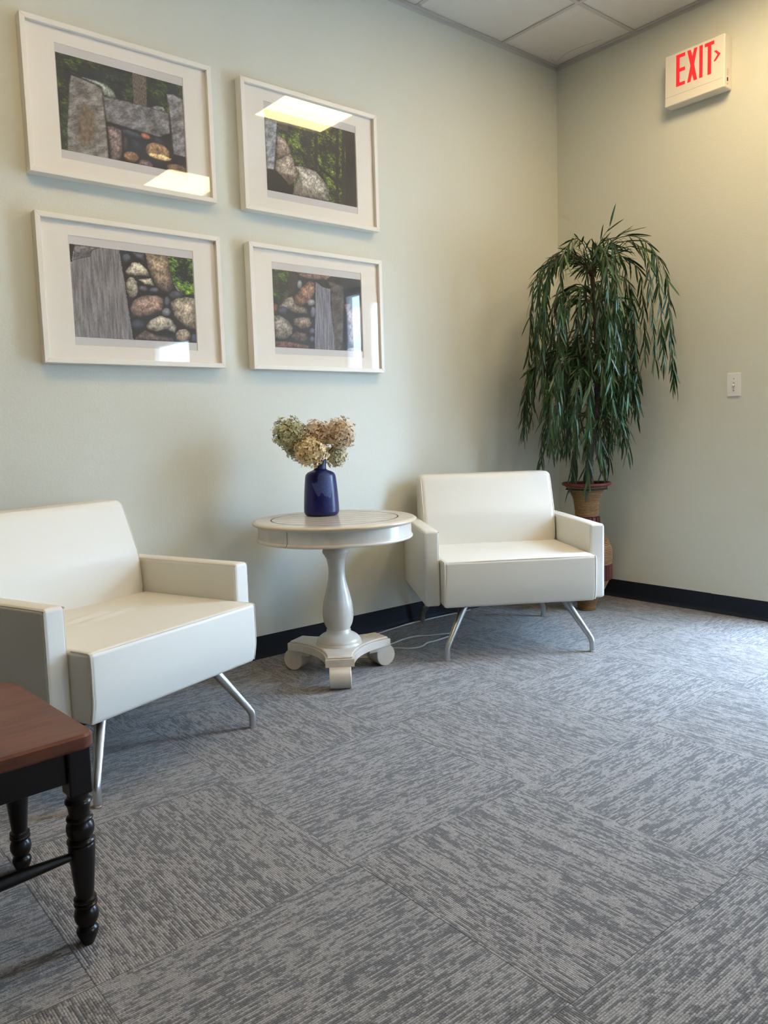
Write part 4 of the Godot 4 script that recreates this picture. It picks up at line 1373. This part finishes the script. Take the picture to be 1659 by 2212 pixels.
# ---------------------------------------------------------------- stool
func stool() -> void:
	var t := thing("wooden_stool", "stool with reddish brown wooden top and turned black legs", "stool", Vector3(-3.676, 0, 1.337), 0.06)
	var s := Soup.new()
	var poly := PackedVector2Array()
	for c in [Vector2(1, 1), Vector2(-1, 1), Vector2(-1, -1), Vector2(1, -1)]:
		var mid := Vector2(c.x * (0.226 - 0.028), c.y * (0.238 - 0.028))
		var a0 := atan2(c.y, c.x) - PI / 4
		for k in 7:
			poly.append(mid + Vector2(cos(a0 + PI / 2 * k / 6), sin(a0 + PI / 2 * k / 6)) * 0.028)
	s.xf = Transform3D(LAY, Vector3.ZERO)
	prism(s, poly, 0.4155, 0.4455, 0.005)
	for k in s.uv.size():
		s.uv[k] = Vector2(s.v[k].x + 0.25, s.v[k].z + 0.25) * 2.0 + Vector2(s.v[k].y, s.v[k].y) * 0.8
	put("seat", s, mats["stool_wood"], t, 25.0)
	var blk: Material = mats["black_paint"]
	for e in [-1.0, 1.0]:
		var a := Soup.new()
		rbox(a, Vector3(0, 0.379, e * 0.188), Vector3(0.178, 0.0365, 0.011), 0.002)
		put("apron", a, blk, t)
		var b := Soup.new()
		rbox(b, Vector3(e * 0.2, 0.379, 0), Vector3(0.011, 0.0365, 0.166), 0.002)
		put("apron", b, blk, t)
	var prof := [Vector2(0, 0.0), Vector2(0.0105, 0.0), Vector2(0.0125, 0.003), Vector2(0.0165, 0.012), Vector2(0.0205, 0.022), Vector2(0.0215, 0.029), Vector2(0.0195, 0.035), Vector2(0.0160, 0.0385), Vector2(0.0165, 0.0415), Vector2(0.0205, 0.047), Vector2(0.0235, 0.055), Vector2(0.0238, 0.064), Vector2(0.0215, 0.073), Vector2(0.0178, 0.0785), Vector2(0.0185, 0.0805), Vector2(0.0225, 0.083), Vector2(0.0228, 0.0865), Vector2(0.0195, 0.089), Vector2(0.0195, 0.0915), Vector2(0.0225, 0.0935), Vector2(0.0220, 0.097), Vector2(0.0170, 0.100), Vector2(0.0178, 0.108), Vector2(0.0205, 0.135), Vector2(0.0235, 0.17), Vector2(0.0255, 0.197), Vector2(0.0258, 0.208), Vector2(0.0240, 0.211), Vector2(0.0268, 0.214), Vector2(0.0272, 0.2185), Vector2(0.0245, 0.222), Vector2(0.0220, 0.2235), Vector2(0.0225, 0.2265), Vector2(0.0258, 0.233), Vector2(0.0272, 0.242), Vector2(0.0262, 0.2505), Vector2(0.0222, 0.258), Vector2(0.0245, 0.2595), Vector2(0.0258, 0.263), Vector2(0.0245, 0.2665), Vector2(0.0205, 0.2685), Vector2(0.0198, 0.276), Vector2(0.0215, 0.288), Vector2(0.0240, 0.2945), Vector2(0.0262, 0.298), Vector2(0.0250, 0.3025), Vector2(0.0205, 0.306), Vector2(0.0205, 0.318), Vector2(0, 0.318)]
	for e in [Vector2(1, 1), Vector2(1, -1), Vector2(-1, 1), Vector2(-1, -1)]:
		var m := Soup.new()
		m.xf = Transform3D(Basis(), Vector3(e.x * 0.2, 0, e.y * 0.188))
		lathe(m, prof, 28)
		m.xf = Transform3D.IDENTITY
		rbox(m, Vector3(e.x * 0.2, 0.365, e.y * 0.188), Vector3(0.0225, 0.0505, 0.0225), 0.005)
		put("leg", m, blk, t, 45.0)
	for e in [-1.0, 1.0]:
		var m := Soup.new()
		var pts := []
		var rr := []
		for k in 13:
			pts.append(Vector3(lerpf(-0.18, 0.18, k / 12.0), 0.19, e * 0.188))
			rr.append(0.008 + 0.006 * sin(PI * k / 12.0))
		tube(m, pts, rr, 12)
		put("stretcher", m, blk, t)

# ---------------------------------------------------------------- pictures
func pictures() -> void:
	var list := [
		["white framed print of standing slabs bridged by a stone lintel", Vector2(-2.658, 2.226), print_lintel()],
		["white framed print of pale boulders against dark tree trunks", Vector2(-1.790, 2.226), print_boulder()],
		["white framed print of a broad streaked slab beside round stones", Vector2(-2.654, 1.556), print_grain()],
		["white framed print of a narrow slab among stones, mirroring a window", Vector2(-1.784, 1.556), print_cairn()]]
	for row in list:
		picture(row[0], row[1], row[2])

func picture(label: String, c: Vector2, im: Image) -> void:
	var t := thing("framed_print", label, "picture frame", Vector3(c.x, c.y, 0.0), 0.0, "framed stone prints on the picture wall")
	var W := 0.3665
	var H := 0.268
	var b := 0.019
	var D := 0.047
	# four mitred rails
	var bars := [[Vector2(-W, -H), Vector2(W, -H), Vector2(W - b, -H + b), Vector2(-W + b, -H + b)], [Vector2(W, -H), Vector2(W, H), Vector2(W - b, H - b), Vector2(W - b, -H + b)], [Vector2(W, H), Vector2(-W, H), Vector2(-W + b, H - b), Vector2(W - b, H - b)], [Vector2(-W, H), Vector2(-W, -H), Vector2(-W + b, -H + b), Vector2(-W + b, H - b)]]
	for q in bars:
		var m := Soup.new()
		prism(m, PackedVector2Array(q), 0.002, D, 0.0012)
		put("frame_rail", m, mats["frame_white"], t, 20.0)
	var back := Soup.new()
	box(back, Vector3(-W + b + 0.0005, -H + b + 0.0005, 0.004), Vector3(W - b - 0.0005, H - b - 0.0005, 0.010))
	put("backing", back, mats["print_paper"], t)
	var iw := 0.249
	var ih := 0.200
	var zf := 0.031
	var m := Soup.new()
	var X := W - b - 0.0005
	var Y := H - b - 0.0005
	for q in [[Vector2(-X, -Y), Vector2(X, -Y), Vector2(iw, -ih), Vector2(-iw, -ih)], [Vector2(X, -Y), Vector2(X, Y), Vector2(iw, ih), Vector2(iw, -ih)], [Vector2(X, Y), Vector2(-X, Y), Vector2(-iw, ih), Vector2(iw, ih)], [Vector2(-X, Y), Vector2(-X, -Y), Vector2(-iw, -ih), Vector2(-iw, ih)]]:
		var p := []
		for k in q:
			p.append(Vector3(k.x, k.y, zf))
		m.quad(p[0], p[1], p[2], p[3])
		var e := 0.0015
		var a2 := Vector3(q[2].x * (1.0 - e / iw), q[2].y * (1.0 - e / ih), zf - 0.002)
		var d2 := Vector3(q[3].x * (1.0 - e / iw), q[3].y * (1.0 - e / ih), zf - 0.002)
		m.quad(p[3], p[2], a2, d2)
	put("mat_board", m, mats["mat_board"], t, 20.0)
	var paper := Soup.new()
	box(paper, Vector3(-0.262, -0.213, 0.012), Vector3(0.262, 0.213, zf - 0.0025))
	var pp := put("print_paper", paper, mats["print_paper"], t)
	var ph := Soup.new()
	var w := 0.2455
	var h := 0.1685
	ph.quad(Vector3(-w, -h, zf - 0.0021), Vector3(w, -h, zf - 0.0021), Vector3(w, h, zf - 0.0021), Vector3(-w, h, zf - 0.0021))
	var pm := StandardMaterial3D.new()
	pm.resource_name = "photograph"
	pm.albedo_texture = ImageTexture.create_from_image(developed(im))
	pm.roughness = 0.55
	put("photograph", ph, pm, pp)
	var g := Soup.new()
	box(g, Vector3(-X, -Y, 0.0345), Vector3(X, Y, 0.0365))
	put("glass", g, mats["picture_glass"], t)

# ---------------------------------------------------------------- exit sign and switch
func exit_sign() -> void:
	var W := 0.3166
	var H := 0.2478
	var t := thing("exit_sign", "white wall box with glowing red EXIT letters and an arrow, below the ceiling", "exit sign", Vector3(0, 2.7348, 0.8981), -PI / 2)
	# own axes: +z out of the wall, +x to the right as read
	var b := Soup.new()
	rbox(b, Vector3(0, 0, 0.036), Vector3(W / 2, H / 2, 0.0355), 0.006)
	put("housing", b, mats["sign_white"], t, 50.0)
	var at := func(u: float, v: float) -> Vector2: return Vector2((u - 0.5) * W, (0.5 - v) * H)
	var seam := Soup.new()
	var s0: Vector2 = at.call(0.012, 0.821)
	var s1: Vector2 = at.call(0.972, 0.817)
	box(seam, Vector3(s0.x, s0.y, 0.0712), Vector3(s1.x, s1.y, 0.0718))
	put("seam", seam, mats["sign_seam"], t)
	var glyphs := {
		"letter_e": [[0.20, 0.056], [0.352, 0.056], [0.352, 0.124], [0.259, 0.124], [0.259, 0.328], [0.352, 0.328], [0.352, 0.397], [0.259, 0.397], [0.259, 0.603], [0.352, 0.603], [0.352, 0.669], [0.20, 0.669]],
		"letter_x": [[0.388, 0.056], [0.446, 0.056], [0.475, 0.19], [0.503, 0.056], [0.557, 0.056], [0.505, 0.355], [0.557, 0.669], [0.501, 0.669], [0.472, 0.53], [0.445, 0.669], [0.389, 0.669], [0.443, 0.36]],
		"letter_i": [[0.591, 0.056], [0.646, 0.056], [0.646, 0.667], [0.591, 0.667]],
		"letter_t": [[0.679, 0.060], [0.832, 0.060], [0.832, 0.128], [0.785, 0.128], [0.785, 0.667], [0.728, 0.667], [0.728, 0.128], [0.679, 0.128]],
		"arrow": [[0.828, 0.262], [0.868, 0.262], [0.935, 0.353], [0.856, 0.458], [0.822, 0.452], [0.887, 0.348]]}
	for g in glyphs:
		var poly := PackedVector2Array()
		for p in glyphs[g]:
			poly.append(at.call(p[0], p[1]))
		poly.reverse()
		var m := Soup.new()
		prism(m, poly, 0.0705, 0.0725, 0.0003)
		put(g, m, mats["sign_red"], t, 20.0)
	var btn := Soup.new()
	rbox(btn, Vector3(W / 2 + 0.0005, -0.082, 0.042), Vector3(0.0012, 0.0085, 0.005), 0.001)
	put("test_button", btn, mats["black_plastic"], t)
	var led := Soup.new()
	rbox(led, Vector3(W / 2 + 0.0005, -0.103, 0.042), Vector3(0.001, 0.002, 0.002), 0.0008)
	put("indicator", led, mats["sign_red"], t)
	var lines := Soup.new()
	for k in 4:
		box(lines, Vector3(W / 2 - 0.0001, -0.065, 0.030 + k * 0.0055), Vector3(W / 2 + 0.0002, -0.030 - 0.004 * (k % 2), 0.0312 + k * 0.0055))
	put("printed_lines", lines, mats["sign_seam"], t)

func light_switch() -> void:
	var t := thing("light_switch", "white toggle light switch on the wall below the exit sign", "light switch", Vector3(0, 1.184, 1.0931), -PI / 2)
	var p := Soup.new()
	rbox(p, Vector3(0, 0, 0.003), Vector3(0.035, 0.0583, 0.003), 0.0022)
	put("plate", p, mats["switch_white"], t, 50.0)
	var slot := Soup.new()
	box(slot, Vector3(-0.005, -0.012, 0.0055), Vector3(0.005, 0.012, 0.0064))
	put("slot", slot, plain("slot_grey", Color8(176, 176, 174), 0.5), t)
	var g := Soup.new()
	g.xf = Transform3D(Basis(Vector3.RIGHT, deg_to_rad(32.0)), Vector3(0, 0.0, 0.006))
	rbox(g, Vector3(0, 0, 0.007), Vector3(0.004, 0.0045, 0.008), 0.0015)
	put("toggle", g, mats["switch_white"], t)
	for s in [-1.0, 1.0]:
		var m := Soup.new()
		m.xf = Transform3D(Basis(Vector3.RIGHT, PI / 2), Vector3(0, s * 0.030, 0.0055))
		lathe(m, [Vector2(0, 0), Vector2(0.003, 0), Vector2(0.003, 0.001), Vector2(0.002, 0.0016), Vector2(0, 0.0017)], 12)
		put("screw", m, mats["screw"], t)

# ---------------------------------------------------------------- vase, flowers, cords
const VASE := Vector3(-2.006, 0.655, 0.303)

func vase_and_flowers() -> void:
	var t := thing("glass_vase", "frosted cobalt blue glass bottle vase on the round table", "vase", VASE, -0.598)
	var m := Soup.new()
	lathe(m, spline([Vector2(0, 0.001), Vector2(0.060, 0.0), Vector2(0.069, 0.004), Vector2(0.074, 0.014), Vector2(0.0748, 0.031), Vector2(0.0728, 0.075), Vector2(0.0698, 0.117), Vector2(0.0665, 0.151), Vector2(0.0640, 0.168), Vector2(0.0585, 0.179), Vector2(0.048, 0.186), Vector2(0.035, 0.191), Vector2(0.0275, 0.195), Vector2(0.0250, 0.201), Vector2(0.0255, 0.214), Vector2(0.0280, 0.228), Vector2(0.0285, 0.234), Vector2(0.0262, 0.235), Vector2(0.0235, 0.226), Vector2(0.0215, 0.205), Vector2(0.030, 0.185), Vector2(0.040, 0.178)]), 56)
	put("vase_body", m, mats["vase_glass"], t, 60.0)
	# lateral, height above table, towards camera, radius, stretch, tones
	var heads := [
		["dried hydrangea head, sage green, leaning out at the left of the vase", Vector3(-0.125, 0.347, 0.01), Vector3(0.066, 0.062, 0.06), Color8(150, 152, 104), Color8(186, 182, 136)],
		["dried hydrangea head, dull green, low on the left behind the yellow one", Vector3(-0.100, 0.290, -0.05), Vector3(0.045, 0.048, 0.045), Color8(142, 142, 96), Color8(172, 168, 122)],
		["dried hydrangea head, straw yellow, hanging in front of the vase neck", Vector3(-0.038, 0.274, 0.078), Vector3(0.062, 0.057, 0.055), Color8(190, 160, 100), Color8(222, 200, 150)],
		["dried hydrangea head, pinkish tan, at the middle of the bunch", Vector3(-0.006, 0.338, -0.03), Vector3(0.060, 0.060, 0.058), Color8(178, 146, 116), Color8(214, 188, 158)],
		["dried hydrangea head, beige pink, highest on the right of the vase", Vector3(0.088, 0.342, 0.03), Vector3(0.056, 0.062, 0.056), Color8(180, 150, 112), Color8(220, 194, 158)],
		["dried hydrangea head, greenish beige, low on the right behind the vase neck", Vector3(0.072, 0.252, -0.03), Vector3(0.043, 0.046, 0.043), Color8(176, 166, 118), Color8(212, 202, 160)]]
	var right := Vector3(0.826, 0, 0.563)
	var near := Vector3(-0.563, 0, 0.826)
	for h in heads:
		var o := thing("hydrangea", h[0], "dried flower", VASE, 0.0, "dried hydrangeas in the blue vase")
		var c: Vector3 = right * h[1].x + near * h[1].z + Vector3(0, h[1].y, 0)
		var st := Soup.new()
		var root: Vector3 = right * h[1].x * 0.06 + near * h[1].z * 0.1 + Vector3(0, 0.19, 0)
		tube(st, smooth([root, root + Vector3(h[1].x * 0.05, 0.045, 0), c * 0.85 + root * 0.15 - Vector3(0, 0.01, 0), c]), [0.0022], 6)
		put("stem", st, mats["stem"], o)
		put("bloom", bloom(c, h[2], right, near, h[3], h[4]), mats["petal"], o, 1.0)

func bloom(c: Vector3, rad: Vector3, right: Vector3, near: Vector3, a: Color, b: Color) -> Soup:
	var m := Soup.new()
	m.colored = true
	var n := int(rad.x * rad.y * 76000.0)
	# a lumpy core under the petals
	m.tint = a.darkened(0.15).srgb_to_linear()
	var core := Soup.new()
	rbox(core, Vector3.ZERO, Vector3.ONE, 0.999, Vector3i.ONE, func(p: Vector3) -> Vector3:
		return c + (right * p.x * rad.x + near * p.z * rad.z + Vector3.UP * p.y * rad.y) * (0.72 + 0.1 * sin(p.x * 6.0) * cos(p.y * 5.0 + p.z * 4.0)), 6)
	for k in core.v.size() / 3:
		m.tri(core.v[k * 3], core.v[k * 3 + 1], core.v[k * 3 + 2])
	for shell in 2:
		var cnt := n if shell == 0 else n / 2
		for k in cnt:
			var yy := 1.0 - 2.0 * (k + 0.5) / cnt
			var rr := sqrt(1.0 - yy * yy)
			var ph := k * 2.39996 + shell
			var d := right * cos(ph) * rr + near * sin(ph) * rr + Vector3.UP * yy
			var lump := 1.0 + 0.2 * sin(d.x * 7.0 + c.x * 40.0) * cos(d.y * 6.0 + c.y * 30.0) + rng.randf_range(-0.16, 0.12)
			var p := c + (right * d.dot(right) * rad.x + near * d.dot(near) * rad.z + Vector3.UP * d.y * rad.y) * lump * (1.0 if shell == 0 else 0.74)
			var nn := (d + Vector3(rng.randf_range(-0.6, 0.6), rng.randf_range(-0.6, 0.6), rng.randf_range(-0.6, 0.6))).normalized()
			var x := nn.cross(Vector3.UP if absf(nn.y) < 0.9 else Vector3.RIGHT).normalized().rotated(nn, rng.randf() * TAU)
			var y := nn.cross(x)
			var col := a.lerp(b, rng.randf()).lightened(0.22)
			m.tint = col.srgb_to_linear()
			var s := rng.randf_range(0.0075, 0.0115)
			for q in 4:
				var ax := x * cos(q * PI / 2) + y * sin(q * PI / 2)
				var sd := nn.cross(ax)
				var cup := nn * s * rng.randf_range(0.0, 0.5)
				m.quad(p, p + ax * s * 0.55 - sd * s * 0.42 + cup * 0.5, p + ax * s + cup, p + ax * s * 0.55 + sd * s * 0.42 + cup * 0.5)
	return m

func cords() -> void:
	var runs := [
		["white cable running along the baseboard behind the right armchair's rear leg", [[-1.82, 0.17], [-1.70, 0.10], [-1.60, 0.075], [-1.491, 0.057], [-1.433, 0.045], [-1.298, 0.025], [-1.207, 0.024], [-1.129, 0.024], [-1.066, 0.025], [-0.979, 0.03], [-0.917, 0.041], [-0.835, 0.03]]],
		["white cable looping over the carpet from the table base to the right armchair's front leg", [[-1.85, 0.33], [-1.80, 0.357], [-1.74, 0.30], [-1.653, 0.258], [-1.59, 0.254], [-1.503, 0.235], [-1.426, 0.24], [-1.367, 0.276], [-1.291, 0.31], [-1.25, 0.335], [-1.318, 0.353], [-1.413, 0.365], [-1.466, 0.363], [-1.538, 0.393], [-1.593, 0.377], [-1.628, 0.334], [-1.68, 0.30], [-1.76, 0.33], [-1.79, 0.40]]]]
	for r in runs:
		var pts := []
		for p in r[1]:
			pts.append(Vector3(p[0], 0.0036, p[1]))
		var m := Soup.new()
		tube(m, smooth(pts, 5), [0.0034], 8)
		var o := put("power_cord", m, mats["cord"], self, 60.0)
		tag(o, r[0], "cord")
